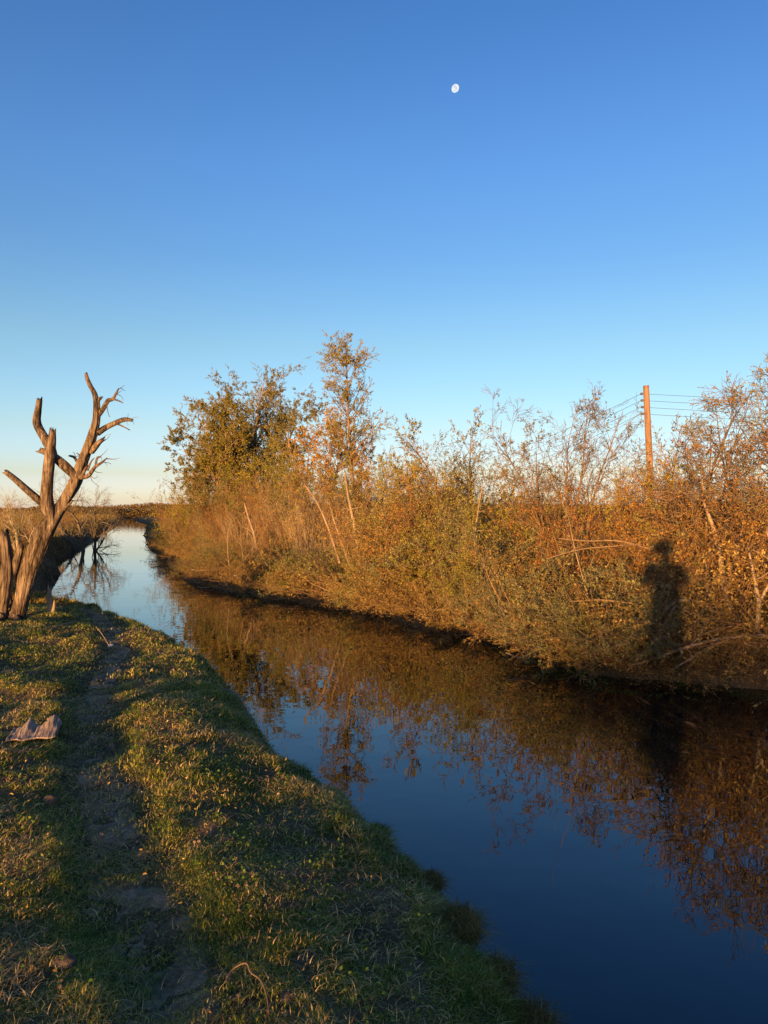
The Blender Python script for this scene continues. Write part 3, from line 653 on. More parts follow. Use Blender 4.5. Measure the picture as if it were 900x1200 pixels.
# the wide, almost bare trees at the right edge
single_tree(23, 'bare_tree', 'nearly bare wide tree with layered twigs at the right photo edge', 'tree', 902, 912, 446, 10, .034,
            ((28, .25, 1, 1.2, .34, .3, 8, .10, .0), (10, .25, 1, .7, .45, .2, 5, .16, .02), (4, .3, 1, .7, .5, .2, 3, .2, 0)), 3, .035, .014, 'twig', 'rust', extra=((.2, .3, .3, .2, .95), (-.1, .1, -.35, 0, .9), (.1, .5, .05, .2, 1.02)), w0=.09, lastprob=.5)
single_tree(24, 'bare_tree', 'crooked bare tree with few leaves beside the right photo edge', 'tree', 858, 838, 480, 9.9, .03,
            ((11, .3, 1, .8, .34, .3, 8, .15, .0), (7, .25, 1, .7, .45, .2, 5, .2, .02), (3, .3, 1, .7, .5, .2, 3, .2, 0)), 2, .045, .02, 'twig', 'grey', extra=((.15, .2, .28, 0, .8), (-.1, .1, -.4, 0, .72)), w0=.11, lastprob=.35)
single_tree(27, 'bare_tree', 'tallest dark spreading tree with layered fine twigs cut by the right photo edge', 'tree', 886, 896, 440, 10.4, .036,
            ((26, .3, 1, 1.15, .30, .35, 8, .08, .0), (10, .2, 1, .7, .5, .2, 5, .15, .01), (5, .3, 1, .7, .5, .2, 3, .2, 0)), 4, .034, .014, 'greytwig', 'olive', extra=((.25, .2, .14, .1, 1.04), (-.15, .2, -.12, 0, .9)), w0=.05, lastprob=.7)
# bare trees on the left, behind the dead tree
single_tree(31, 'bare_tree', 'small bare grey tree on the far left bank seen past the dead trunk', 'tree', 98, 102, 560, 38, .10,
            ((16, .15, 1, .75, .5, .4, 7, .14, .05), (9, .2, 1, .7, .5, .2, 5, .2, .03), (4, .3, 1, .7, .5, .2, 3, .2, 0)), 1, .05, .03, 'greytwig', 'brown', extra=((.3, .3, .3, 0, .85), (-.3, .1, -.35, 0, .8), (.2, .1, .55, 0, .6)), group='small bare trees on the marsh', w0=.1, lastprob=.3)
single_tree(32, 'bare_tree', 'low spreading bare pale tree at the left photo edge', 'tree', 22, 16, 583, 25, .06,
            ((14, .12, 1, .85, .6, .4, 7, .16, .03), (8, .2, 1, .7, .5, .2, 5, .2, .03), (3, .3, 1, .7, .5, .2, 3, .2, 0)), 0, .05, .03, 'pale', 'brown', extra=((.1, .3, .5, 0, .85), (-.1, .1, -.5, 0, .9)), group='small bare trees on the marsh', w0=.12)

# extra saplings poking out of the skyline
for i, (px, d, hpy) in enumerate(((520, 19, 512), (600, 16, 545), (625, 15, 520), (735, 14.5, 505), (770, 15, 505), (815, 15, 498), (860, 14, 500), (890, 14.5, 505), (690, 16, 515), (500, 22, 522), (345, 27, 560), (835, 17, 510), (660, 17, 505), (455, 25, 515))):
    x = (px-450)/F*d; top = EYE+(600-hpy)/F*d; z = float(H(x, d)[0]); s_ = (top-z)/3.0
    put('sapling' if i % 3 else 'bare', x, d, s_, 'sapling', 'thin sapling poking up %s' % where(px), 'sapling', 'thin saplings poking above the thicket', rr=rp)

# ---------------------------------------------------------------- the left marsh: shrubs
MG = 'low shrubs scattered over the left marsh'
rl = np.random.RandomState(77)
def lwhere(px): return 'left of the dead tree' if px < 25 else ('behind the dead tree' if px < 85 else ('right of the dead tree' if px < 135 else 'by the far river bend'))
k = 0
while k < 58:
    d = 17+95*rl.rand()**1.3; px = rl.uniform(-20, 205); x = (px-450)/F*d
    h, dl, dr, ins, dp = field(np.array([x]), np.array([d]))
    if ins[0] or dl[0] > dr[0] or dl[0] < .9 or (d < 28 and px > 30): continue
    kd = rl.choice(['rusty', 'bare', 'olive', 'reed', 'bramble'], p=[.36, .2, .16, .16, .12]); hh = rl.uniform(.6, 1.55)*(1 if d < 60 else 1.3)
    base = {'bramble': 1.15, 'rusty': 2.1, 'olive': 2.2, 'bare': 2.2, 'reed': 1.45}[kd]
    lb = {'rusty': 'low rust brown shrub', 'bare': 'low bare grey shrub', 'olive': 'low olive shrub', 'reed': 'clump of dry stalks', 'bramble': 'low brown bramble'}[kd]
    put(kd, x, d, hh/base*1.1, 'marsh_shrub', '%s %s, %s' % (lb, 'on nearer marsh' if d < 45 else 'far out on marsh', lwhere(px)), 'shrub', MG, rr=rl, sz=.95); k += 1
# small saplings and clumps on the far right bank left of the trees (the ochre point)
for px, d, kd, hh in ((205, 41, 'reed', .9), (214, 38, 'reed', 1.2), (222, 34, 'rusty', 1.3), (235, 31, 'rusty', 1.2), (222, 36, 'yellow', 2.6), (246, 33, 'olive', 2.9), (268, 32, 'rusty', 2.8), (288, 34, 'yellow', 3.2), (306, 31, 'olive', 2.9), (325, 33, 'yellow', 3.4), (344, 30, 'rusty', 3.0), (362, 29, 'yellow', 3.2), (382, 27, 'olive', 2.8), (256, 37, 'yellow', 3.4), (300, 37, 'rusty', 3.6), (210, 40, 'rusty', 2.0), (232, 41, 'yellow', 2.8), (250, 30, 'reed', 1.5), (268, 28, 'rusty', 1.5), (285, 27, 'reed', 1.6), (232, 38, 'rusty', 2.2), (262, 35, 'rusty', 2.3), (290, 33, 'reed', 2.2),
                      (318, 26, 'rusty', 1.7), (340, 27, 'reed', 2.2), (330, 31, 'rusty', 2.6), (368, 25, 'reed', 2.1), (206, 50, 'olive', 1.8), (200, 62, 'rusty', 2.0), (300, 24, 'bramble', .8), (270, 24, 'bramble', .6), (248, 26, 'bramble', .6)):
    x = (px-450)/F*d; base = {'bramble': 1.15, 'rusty': 2.1, 'olive': 2.2, 'yellow': 2.3, 'reed': 1.45}[kd]
    nm, lb, cat, grp = KIND[kd]
    put(kd, x, d, hh/base*1.05, nm, '%s on open ground %s' % (lb, where(px)), cat, grp, rr=rl)

# distant low woods along the horizon
rw = np.random.RandomState(8)
n = 140000; u = rw.uniform(-.75, .75, n); dd = rw.uniform(230, 330, n); prof = 2.8+3.6*np.clip(fbm(u*18, dd*.004, 4)+.12, 0, 1)+1.6*sstep(u, -.40, -.30)
xx = u*dd; zz = H(xx, dd)+prof*rw.rand(n)**1.1*dd/300
L = rw.uniform(.3, .7, n); v, q = leaf_quads(np.c_[xx, dd, zz], rnd_dirs(n, rw), rnd_dirs(n, rw), L, L*.8)
M['woods'] = leaf_mat('distant_wood_leaves', [(0, (.035, .025, .012)), (.5, (.08, .055, .025)), (1, (.14, .095, .04))], .1, 0, (.02, .8))
tag(link('distant_woods', mesh('distant_woods', v, q, M['woods'])), 'low brown woods along the horizon beyond the marsh', 'woods', kind='stuff')

# ---------------------------------------------------------------- the dead tree
def catmull(P, m=8):
    P = np.asarray(P, float); n = len(P); out = []
    Q = np.vstack([2*P[0]-P[1], P, 2*P[-1]-P[-2]])
    for i in range(n-1):
        a, b, c, d = Q[i:i+4]
        for t in np.arange(m)/m:
            out.append(.5*(2*b+(c-a)*t+(2*a-5*b+4*c-d)*t*t+(3*b-a-3*c+d)*t**3))
    out.append(P[-1]); return np.array(out)
def limb(C, k=20, groove=.12, jag=.5, seed=0, m=8, lump=.10):
    """gnarled limb: C rows x,y,z,radius; fluted surface and a splintered broken end"""
    r = np.random.RandomState(seed); C = catmull(C, m); P = C[:, :3]; R0 = np.maximum(C[:, 3], .003); n = len(P)
    s = np.r_[0, np.cumsum(np.linalg.norm(np.diff(P, axis=0), axis=1))]
    T = nrm(np.gradient(P, axis=0)); ref = np.array([0.1, 1., .05])
    A = nrm(np.cross(T, ref)); B = np.cross(T, A); th = np.arange(k)/k*2*np.pi
    tt = th[None, :]+s[:, None]*.6
    g = fbm(np.cos(tt)*2.3+seed*3.1, np.sin(tt)*2.3+s[:, None]*.55, 3)*2*groove*1.7
    g2 = fbm(np.cos(tt)*6+seed, np.sin(tt)*6+s[:, None]*1.6, 2)*groove*1.3-np.abs(fbm(np.cos(tt)*4+seed+9, np.sin(tt)*4+s[:, None]*.9, 3))*groove*1.5
    l = fbm(s[:, None]*3.3+seed+0*tt, np.cos(tt)*.7+2, 2)*2*lump
    Rm = R0[:, None]*(1+g+g2+l)
    V_ = P[:, None, :]+Rm[..., None]*(A[:, None, :]*np.cos(th)[None, :, None]+B[:, None, :]*np.sin(th)[None, :, None])
    V_ = V_+0; V_[-1] += T[-1]*(R0[-1]*jag*r.uniform(-.8, 1.9, k))[:, None]
    idx = np.arange(n*k).reshape(n, k); a = idx[:-1]; b = idx[1:]
    q = np.stack([a, np.roll(a, -1, 1), np.roll(b, -1, 1), b], -1).reshape(-1, 4)
    V_ = V_.reshape(-1, 3); V_ = np.vstack([V_, P[-1]-T[-1]*R0[-1]*.5])
    last = idx[-1]; c = np.stack([last, np.roll(last, -1), np.full(k, len(V_)-1)], -1)
    return V_, q, c
DS = 11.1
def zp(zx, zy, r, dy=0.0):                     # pixel of the enlarged study of the tree -> point, radius
    x, y = zx/3.75, 420+zy/3.75; p = at(x, y, DS); return (p[0], DS+dy, p[2], r*(.65 if r > 40 else (.84 if r > 24 else .95))/3.75/F*DS)
snag = empty('dead_tree', tuple(at(38/3.75, 420+1150/3.75, DS)*np.array([1, 1, 0])+np.array([0, 0, float(H(at(10, 700, DS)[0], DS)[0])])))
tag(snag, 'weathered leaning dead tree with broken upward branches on the left bank', 'dead tree')
so = np.array(snag.location)
def snag_part(name, limbs, lab=None):
    v, q = merge([limb(np.array(L_)-np.array([*so, 0]), k, gr, jg, sd, m) for (L_, k, gr, jg, sd, m) in limbs])
    o = link(name, mesh('dead_tree_'+name, v, q, M['snag'], smooth=True), snag)
    if lab: o['label'] = lab
    return o
main_ = [zp(40, 1215, 70, -.02), zp(66, 1150, 56, 0), zp(100, 1040, 50), zp(130, 930, 55), zp(163, 850, 57), zp(205, 755, 52), zp(240, 690, 46, .04), zp(278, 620, 42, .08), zp(315, 550, 35, .1), zp(343, 475, 31, .1), zp(375, 405, 26, .06), zp(408, 335, 22, 0), zp(430, 265, 17, -.04), zp(430, 185, 15, -.04)]
second_ = [zp(12, 1215, 40, -.12), zp(24, 1150, 30, -.14), zp(42, 1030, 27, -.16), zp(58, 930, 27, -.16), zp(54, 850, 23.5, -.18), zp(48, 775, 21, -.2)]
snag_part('trunk', [(main_, 84, .15, .3, 1, 14), (second_, 56, .16, .9, 2, 12), ([zp(62, 960, 26, -.1), zp(85, 900, 20, -.12), zp(112, 822, 13, -.14)], 14, .15, 1.0, 3, 6),
    ([zp(62, 1120, 30, -.05), zp(90, 1160, 26, -.14), zp(105, 1200, 18, -.22)], 12, .15, .3, 4, 5), ([zp(30, 1120, 30, -.2), zp(8, 1160, 25, -.32), zp(-8, 1205, 18, -.4)], 12, .15, .3, 5, 5)])
snag_part('dark_stub', [([zp(20, 1100, 28, .12), zp(0, 1020, 26, .14), zp(-4, 950, 24, .14), zp(14, 885, 16, .12)], 16, .18, 1.0, 6, 6)], 'short dark broken stub low on the left')
snag_part('branch', [([zp(225, 720, 30, 0), zp(214, 650, 36, -.05), zp(216, 590, 31, -.08), zp(228, 510, 28, -.12), zp(243, 420, 22, -.16), zp(258, 322, 13, -.2)], 18, .13, .7, 7, 8)], 'thick upright broken branch')
snag_part('branch', [([zp(325, 520, 20, .08), zp(285, 472, 22, .0), zp(240, 432, 20, -.02), zp(205, 412, 16, -.04), zp(186, 405, 13, -.06)], 14, .13, .8, 8, 7),
                     ([zp(243, 436, 15, -.02), zp(225, 392, 21, -.03), zp(185, 335, 20, .02), zp(155, 282, 18, .06), zp(157, 225, 15, .08), zp(161, 176, 12.5, .1)], 16, .13, .8, 9, 8)], 'curved broken branch reaching up on the left')
snag_part('branch', [([zp(212, 655, 16, -.05), zp(188, 625, 18, -.12), zp(150, 580, 16, -.22), zp(110, 535, 14.5, -.3), zp(80, 506, 12.5, -.36)], 14, .13, .6, 10, 7)], 'straight stub slanting left above the marsh')
snag_part('branch', [([zp(430, 200, 14, -.04), zp(422, 160, 12, -.04), zp(400, 122, 10, -.02), zp(384, 90, 9, 0), zp(378, 68, 7, 0)], 12, .12, .8, 11, 6),
                     ([zp(432, 190, 8, -.04), zp(446, 178, 8, -.05), zp(452, 172, 5, -.05)], 8, .1, .8, 12, 4)], 'topmost broken branch')
snag_part('branch', [([zp(436, 250, 11, -.02), zp(462, 225, 11.5, -.08), zp(490, 192, 10, -.14), zp(512, 186, 8, -.16), zp(528, 165, 5.5, -.18), zp(542, 143, 3.2, -.2)], 10, .12, .5, 13, 6),
                     ([zp(514, 186, 5, -.16), zp(540, 194, 4, -.2), zp(565, 206, 2.2, -.24)], 7, .1, .3, 14, 5), ([zp(488, 200, 4, -.14), zp(484, 225, 2.2, -.12), zp(492, 262, 1.3, -.1)], 6, .1, .3, 15, 4)], 'forked thin branch at upper right')
snag_part('branch', [([zp(428, 330, 14, 0), zp(455, 302, 14, .08), zp(490, 280, 13, .14), zp(525, 262, 11, .2), zp(556, 262, 7.5, .24)], 12, .13, .9, 16, 7),
                     ([zp(490, 280, 5, .14), zp(520, 292, 3.5, .16), zp(551, 309, 2.2, .2)], 6, .1, .3, 17, 4)], 'broken branch pointing right below the fork')
snag_part('branch', [([zp(395, 410, 15, .05), zp(420, 388, 14, .0), zp(442, 370, 12, -.05), zp(461, 360, 9, -.08)], 12, .15, 1.2, 18, 5)], 'short splintered stub on the right')
snag_part('branch', [([zp(335, 515, 16, .05), zp(372, 522, 13, -.05), zp(405, 515, 10, -.12), zp(440, 482, 8, -.2), zp(475, 464, 6, -.26), zp(504, 446, 3, -.32)], 10, .13, .4, 19, 6),
                     ([zp(444, 480, 6, -.2), zp(446, 455, 5, -.2), zp(452, 440, 5, -.2), zp(464, 436, 3.2, -.2)], 8, .12, .5, 20, 5),
                     ([zp(360, 515, 9, 0), zp(383, 488, 7, -.06), zp(398, 470, 3, -.1)], 7, .15, 1, 21, 4), ([zp(372, 490, 7, .1), zp(392, 455, 4, .06), zp(410, 436, 1.6, .04)], 6, .15, .6, 22, 4), ([zp(355, 440, 6, .1), zp(342, 425, 4, .08), zp(328, 413, 1.6, .06)], 6, .15, .6, 25, 4)], 'thin crooked branch reaching right')
rsn = np.random.RandomState(12); tws = []; trr = []
for (ax, ay, dx, dy, dep) in ((530, 262, 1, -.3, .2), (545, 262, .6, .5, .22), (540, 146, .3, -1, -.2), (528, 165, 1, .1, -.18), (500, 448, 1, -.2, -.31), (480, 462, .7, .5, -.27), (460, 438, .4, -.8, -.2), (455, 362, .9, -.4, -.07), (90, 509, -.9, .4, -.35), (345, 629, 1, -.4, -.23), (430, 488, .5, .9, -.18), (408, 513, .5, 1, -.12), (300, 434, -.3, -1, .25), (470, 293, .1, 1, .11)):
    p_ = np.array(zp(ax, ay, 1, dep)[:3])-so; L_ = rsn.uniform(.12, .34)
    for k_ in range(2):
        d_ = nrm(np.array([dx, rsn.normal()*.6, -dy])+rsn.normal(size=3)*.35)
        tws.append(grow(p_[None], d_[None], np.array([L_*rsn.uniform(.5, 1)]), 6, .28, 0, rsn)[0]); trr.append(np.linspace(.006, .0018, 6))
for a_, b_ in zip(tws, trr):
    tv, tq = merge([tubes(a_[None], b_[None], 5)]); link('twig', mesh('dead_tree_twig', tv, tq, M['snag'], smooth=True), snag)
snag_part('branch', [([zp(340, 475, 8, .15), zp(312, 448, 7.5, .22), zp(292, 428, 6.5, .27), zp(268, 421, 4.5, .3)], 8, .12, .5, 23, 5)], 'thin dark branch behind the upright one')
snag_part('branch', [([zp(285, 660, 10, .0), zp(305, 652, 7.5, -.1), zp(328, 640, 6.5, -.18), zp(349, 627, 4, -.24)], 8, .14, .8, 24, 5)], 'small stub on the lower right')
# splinter of wood standing by the bank
st = empty('stump', (0, 0, 0)); st.location = (at(59, 722, 11.8)[0], 11.8, float(H(at(59, 722, 11.8)[0], 11.8)[0])-.03)
bpy.data.objects.remove(st)
sx0 = at(59, 722, 11.6)[0]; sz0 = float(H(sx0, 11.6)[0])
v, q, t_ = limb([(0, 0, -.08, .055), (0, 0, .08, .045), (-.01, 0, .25, .042), (-.015, .01, .40, .026)], 12, .2, 1.6, 31, 6)
v2, q2, t2 = limb([(.03, 0, -.05, .03), (.06, -.01, .1, .028), (.065, -.01, .2, .018)], 9, .2, 1.2, 32, 5)
vv, qq = merge([(v, q, t_), (v2, q2, t2)])
o = link('stump', mesh('stump', vv, qq, M['pale'], smooth=True)); o.location = (sx0, 11.6, sz0); tag(o, 'small pale splintered stump right of the dead tree base', 'stump')

# ---------------------------------------------------------------- utility poles and wires
PD = 30.0
m, nt, p, out = mat('pole_timber')
M['pole'] = wood_mat('pole_timber_grain', (.09, .052, .034), (.29, .17, .11), (16, 16, 1.0), .6, 0)
m, nt, p, out = mat('insulator_ceramic'); p.inputs['Base Color'].default_value = (.05, .035, .03, 1); p.inputs['Roughness'].default_value = .3; M['ins'] = m
m, nt, p, out = mat('wire_metal'); p.inputs['Base Color'].default_value = (.07, .075, .08, 1); p.inputs['Roughness'].default_value = .5; p.inputs['Metallic'].default_value = .4; M['wire'] = m
ptop = at(757, 452, PD); pbx = at(766, 600, PD)[0]; pbz = float(H(pbx, PD)[0])
INS_Z = [ptop[2]-(9.5+i*7.8)/F*PD for i in range(4)]
def pole_at(x, y, label, leanx):
    z0 = float(H(x, y)[0]); hgt = ptop[2]-z0
    e = empty('utility_pole', (x, y, z0)); tag(e, label, 'utility pole', 'utility poles carrying the wires')
    C = [(0, 0, -.3, .14), (leanx*.33, 0, hgt*.33, .132), (leanx*.66, 0, hgt*.66, .124), (leanx, 0, hgt, .115)]
    v, q, t_ = limb(C, 16, .03, .12, 41, 6, .02); link('post', mesh('utility_pole_post', v, q+0, M['pole'], smooth=True) if False else mesh('utility_pole_post', v, [q, t_], M['pole'], smooth=True), e)
    for zi in INS_Z:
        f = (zi-z0)/hgt; cx = leanx*f
        prof = [(0, .02), (.03, .055), (.05, .055), (.06, .035), (.085, .05), (.105, .045), (.12, .015)]
        k = 12; th = np.arange(k)/k*2*np.pi
        V_ = np.array([[(-.13-h_), r_*math.cos(a), r_*math.sin(a)] for h_, r_ in prof for a in th]); n_ = len(prof)
        ix = np.arange(n_*k).reshape(n_, k); qi = np.stack([ix[:-1], np.roll(ix[:-1], -1, 1), np.roll(ix[1:], -1, 1), ix[1:]], -1).reshape(-1, 4)
        io = link('insulator', mesh('insulator', V_, qi, M['ins'], smooth=True), e); io.location = (cx, 0, zi-z0)
    return np.array([x+leanx, y, 0])
pA = pole_at(pbx, PD, 'leaning orange lit timber utility pole rising behind the thicket', ptop[0]-pbx)
pB = pole_at(3.2, 82, 'next utility pole far off behind the small trees', 0)
pC = pole_at(47, 33, 'utility pole out to the right at the wires far end', 0)
for i, zi in enumerate(INS_Z):
    parts = []
    for (a, b, sag) in ((pB, pA, 1.1), (pA, pC, .35)):
        t = np.linspace(0, 1, 30)[:, None]; P = a+(b-a)*t; P[:, 0] += -.2; P[:, 2] = zi-sag*4*(t*(1-t)).ravel()*(1+.12*i)
        parts.append(tubes(P[None], np.full((1, 30), .008), 5))
    v, q = merge(parts)
    tag(link('overhead_wire', mesh('overhead_wire', v, q, M['wire'], smooth=True)), '%s of four thin wires strung from the utility pole' % ['topmost', 'second from top', 'third from top', 'lowest'][i], 'wire', 'wires on the utility pole')

# ---------------------------------------------------------------- fallen and bare branches on the far bank
def branch_obj(name, pts, label, cat, group, m='pale', k=8, seed=0, dz=0):
    """pts rows px, py, depth, radius in metres"""
    C = [(*at(a, b, d), r_) for (a, b, d, r_) in pts]
    b0 = np.array(C[0][:3]); C = [(c[0]-b0[0], c[1]-b0[1], c[2]-b0[2], c[3]) for c in C]
    v, q, t_ = limb(C, k, .06, .6, seed, 7, .06)
    parts = [(v, q, t_)]
    P = catmull(np.array(C), 7); r = np.random.RandomState(seed+50)
    tw = []; tr = []
    for j in range(int(4+r.rand()*4)):
        i = r.randint(len(P)//4, len(P)-1); d = nrm(P[min(i+1, len(P)-1), :3]-P[i-1, :3]+r.normal(size=3)*.6); L_ = r.uniform(.15, .5)
        tw.append(grow(P[i:i+1, :3], d[None], np.array([L_]), 5, .2, .05, r)[0]); tr.append(np.linspace(P[i, 3]*.5, .002, 5))
    parts.append(tubes(np.array(tw), np.array(tr), 4))
    vv, qq = merge(parts); o = link(name, mesh(name, vv, qq, M[m], smooth=True)); o.location = b0
    return tag(o, label, cat, group)
FB = 'fallen branches on the far bank'
branch_obj('fallen_branch', [(738, 781, 8.85, .014), (765, 772, 8.70, .016), (800, 760, 8.60, .019), (838, 750, 8.55, .021), (872, 746, 8.50, .023), (915, 746, 8.40, .026), (960, 752, 8.40, .03)], 'longest pale fallen branch curving low over the water at right', 'branch', FB, seed=1)
branch_obj('fallen_branch', [(786, 786, 8.50, .010), (812, 770, 8.50, .014), (838, 755, 8.50, .017), (856, 749, 8.50, .018)], 'short pale branch forking beneath the longest one', 'branch', FB, seed=2)
branch_obj('fallen_branch', [(714, 762, 8.90, .011), (745, 742, 8.90, .013), (770, 726, 8.95, .016), (787, 708, 9.00, .018), (808, 703, 9.05, .019), (828, 710, 9.10, .018), (840, 723, 9.20, .016)], 'arching pale branch bent over right of the shadow', 'branch', FB, seed=3)
branch_obj('fallen_branch', [(735, 786, 8.80, .009), (756, 764, 8.80, .012), (775, 738, 8.85, .014), (790, 712, 8.90, .015)], 'straight pale branch slanting from the water to the arched one', 'branch', FB, seed=4)
branch_obj('fallen_branch', [(655, 631, 9.50, .007), (690, 634, 9.45, .010), (725, 634, 9.40, .012), (765, 644, 9.30, .013)], 'long stick lying level across the bushes above the shadow', 'branch', FB, seed=5, m='twig')
branch_obj('fallen_branch', [(640, 655, 9.50, .005), (680, 644, 9.40, .008), (720, 640, 9.35, .009), (752, 638, 9.30, .009)], 'thin stick crossing just below the level stick', 'branch', FB, seed=6, m='twig')
branch_obj('fallen_branch', [(668, 705, 9.20, .006), (705, 703, 9.10, .009), (745, 707, 9.00, .010), (790, 704, 9.00, .008)], 'thin level stick across the middle of the shadow', 'branch', FB, seed=7, m='twig')
branch_obj('dead_sapling', [(884, 770, 8.80, .028), (887, 737, 8.80, .025), (889, 706, 8.85, .024), (886, 688, 8.90, .020), (882, 668, 8.95, .016), (876, 640, 9.00, .012)], 'pale forked bare stem standing at the right edge', 'dead sapling', 'pale bare stems at the right', seed=8)
branch_obj('dead_sapling', [(889, 708, 8.85, .019), (896, 694, 8.85, .018), (903, 680, 8.85, .016), (906, 655, 8.90, .013), (898, 620, 9.00, .010)], 'right arm of the pale forked stem', 'dead sapling', 'pale bare stems at the right', seed=9)
branch_obj('dead_sapling', [(846, 745, 9.60, .040), (848, 690, 9.60, .038), (843, 650, 9.65, .034), (836, 620, 9.70, .028), (826, 590, 9.80, .022), (822, 560, 9.90, .016)], 'thick pale crooked stem left of the right edge', 'dead sapling', 'pale bare stems at the right', seed=10, k=12)
branch_obj('dead_sapling', [(862, 750, 9.50, .02), (856, 720, 9.50, .019), (852, 690, 9.55, .018), (862, 650, 9.60, .015), (872, 610, 9.60, .011)], 'slim pale stem crossing behind the thick crooked one', 'dead sapling', 'pale bare stems at the right', seed=12)
branch_obj('dead_sapling', [(820, 745, 9.40, .015), (824, 715, 9.40, .014), (830, 680, 9.40, .013), (823, 645, 9.50, .009)], 'thin pale stem nearest the shadow on its right', 'dead sapling', 'pale bare stems at the right', seed=13)
rf = np.random.RandomState(61)
for i in range(78):
    s_ = rf.uniform(.5, seg[-1]-13); p0 = bank_pt(s_, rf.uniform(-.45, .6))
    x, y = p0
    if x > y*.56 or y > 23: continue
    px = 450+x/y*F
    L_ = rf.uniform(.5, 1.4); a = rf.uniform(0, 6.283); z = max(float(H(x, y)[0]), WZ)+rf.uniform(.02, .22)
    d = np.array([math.cos(a), math.sin(a), rf.uniform(-.2, .3)]); r0_ = rf.uniform(.005, .013)
    pts = [np.array([x, y, z])+d*L_*t+np.array([0, 0, .12*L_*math.sin(t*3)])+rf.normal(size=3)*.03 for t in np.linspace(-.5, .5, 5)]
    C = [(*(q_-pts[0]), r0_*(1-.13*j)) for j, q_ in enumerate(pts)]
    v, q, t_ = limb(C, 6, .05, .5, i+70, 5)
    tw = grow(np.array([C[2][:3], C[3][:3]]), np.array([d+rf.normal(size=3)*.5, d+rf.normal(size=3)*.6]), np.array([.3, .4]), 5, .2, .03, rf)
    vv, qq = merge([(v, q, t_), tubes(tw, np.array([[.005, .004, .003, .003, .002]]*2), 4)])
    o = link('fallen_branch', mesh('fallen_branch', vv, qq, M['pale' if rf.rand() < .55 else 'twig'], smooth=True)); o.location = pts[0]
    tag(o, 'bare stick fallen along the waterline %s' % where(px), 'branch', FB)

for k_, (pts_, lb_) in enumerate((([(424, 668, 16.2, .040), (419, 640, 16.3, .036), (413, 606, 16.4, .030), (407, 576, 16.5, .022), (404, 552, 16.6, .012)], 'pale lower trunk standing straight below the slender tree crown'),
        ([(398, 660, 15.9, .030), (386, 622, 16, .026), (372, 590, 16.2, .020), (356, 566, 16.4, .013)], 'pale stem leaning left beside the slender tree'),
        ([(410, 664, 15.7, .022), (402, 640, 15.8, .020), (392, 612, 15.9, .016), (386, 590, 16, .010)], 'thin pale stem between the leaning stem and the slender tree'),
        ([(302, 655, 23, .045), (298, 628, 23.2, .04), (291, 606, 23.5, .032), (286, 588, 23.8, .018)], 'pale trunk leaning left under the dense trees'),
        ([(560, 672, 12.9, .016), (556, 640, 12.9, .015), (560, 600, 13, .012), (566, 565, 13.1, .008)], 'thin pale stem midway from slender tree to pole'))):
    branch_obj('dead_sapling', pts_, lb_, 'dead sapling', 'pale leaning stems on the far bank', m='trunk', seed=20+k_, k=9)
rq = np.random.RandomState(44)
for i in range(46):
    s_ = rq.uniform(1.5, seg[-1]-12); back = rq.uniform(.2, 2.6); x, y = bank_pt(s_, back)
    if x > y*.56 or y > 24: continue
    px = 450+x/y*F; z0_ = float(H(x, y)[0])
    if z0_ < WZ: continue
    hh = rq.uniform(.9, 2.3)*(1 if px > 380 else .8); a = rq.uniform(0, 6.283); ln = rq.uniform(.1, .75); r0_ = rq.uniform(.007, .017)
    P0 = grow(np.array([[0, 0, -.1]]), np.array([[math.cos(a)*ln, math.sin(a)*ln*.6-.12, 1.]]), np.array([hh]), 8, .09, .0, rq)[0]
    C = [(*p_, r0_*(1-.11*j_)) for j_, p_ in enumerate(P0)]
    v, q, t_ = limb(C, 7, .06, .6, i+300, 4)
    b_, d_, L_, ra_ = sprout(P0[None], np.array([[c[3] for c in C]]), np.array([hh]), 9, .25, 1, .6, .3, .3, rq)
    tw = grow(b_, d_, L_, 6, .13, .03, rq)
    vv, qq = merge([(v, q, t_), tubes(tw, np.maximum(ra_[:, None]*np.linspace(1, .3, 6)[None], .0018), 4)])
    o = link('bare_sapling', mesh('bare_sapling', vv, qq, M['pale' if rq.rand() < .6 else 'twig'], smooth=True)); o.location = (x, y, z0_)
    tag(o, 'bare pale stem standing near waterline %s' % where(px), 'sapling', 'bare stems standing along the far bank')

# ---------------------------------------------------------------- small things on the near bank
def ground_branch(pts, label, r_, seed, m='pale', lift=.03):
    C = []
    for j, (px, py, up) in enumerate(pts):
        d = EYE*F/(py-600); x = (px-450)/F*d; z = float(H(x, d)[0])+up+lift
        C.append((x, d, z, r_*(1-.12*j)))
    b0 = np.array(C[0][:3]); C = [(c[0]-b0[0], c[1]-b0[1], c[2]-b0[2], c[3]) for c in C]
    v, q, t_ = limb(C, 8, .08, .6, seed, 8); o = link('fallen_twig', mesh('fallen_twig', v, [q, t_], M[m], smooth=True)); o.location = b0
    return tag(o, label, 'twig', 'twigs lying on the near bank')
ground_branch([(316, 1205, .0), (312, 1183, .012), (305, 1168, .02), (294, 1157, .02), (288, 1149, .03), (273, 1150, .015), (264, 1160, 0)], 'curved pale twig in the grass at the bottom of the photo', .0036, 3, 'twig')
ground_branch([(262, 799, .02), (275, 806, .04), (288, 820, .04), (300, 836, .0)], 'short bent branch at the edge of the near bank', .010, 4)
ground_branch([(60, 742, .0), (75, 738, .02), (92, 734, .05)], 'small pale twig lying below the splintered stump', .008, 6)
ground_branch([(118, 733, .0), (113, 742, .07), (120, 752, .09), (128, 757, .04)], 'small curled dry stem beside the pale stone', .005, 7)
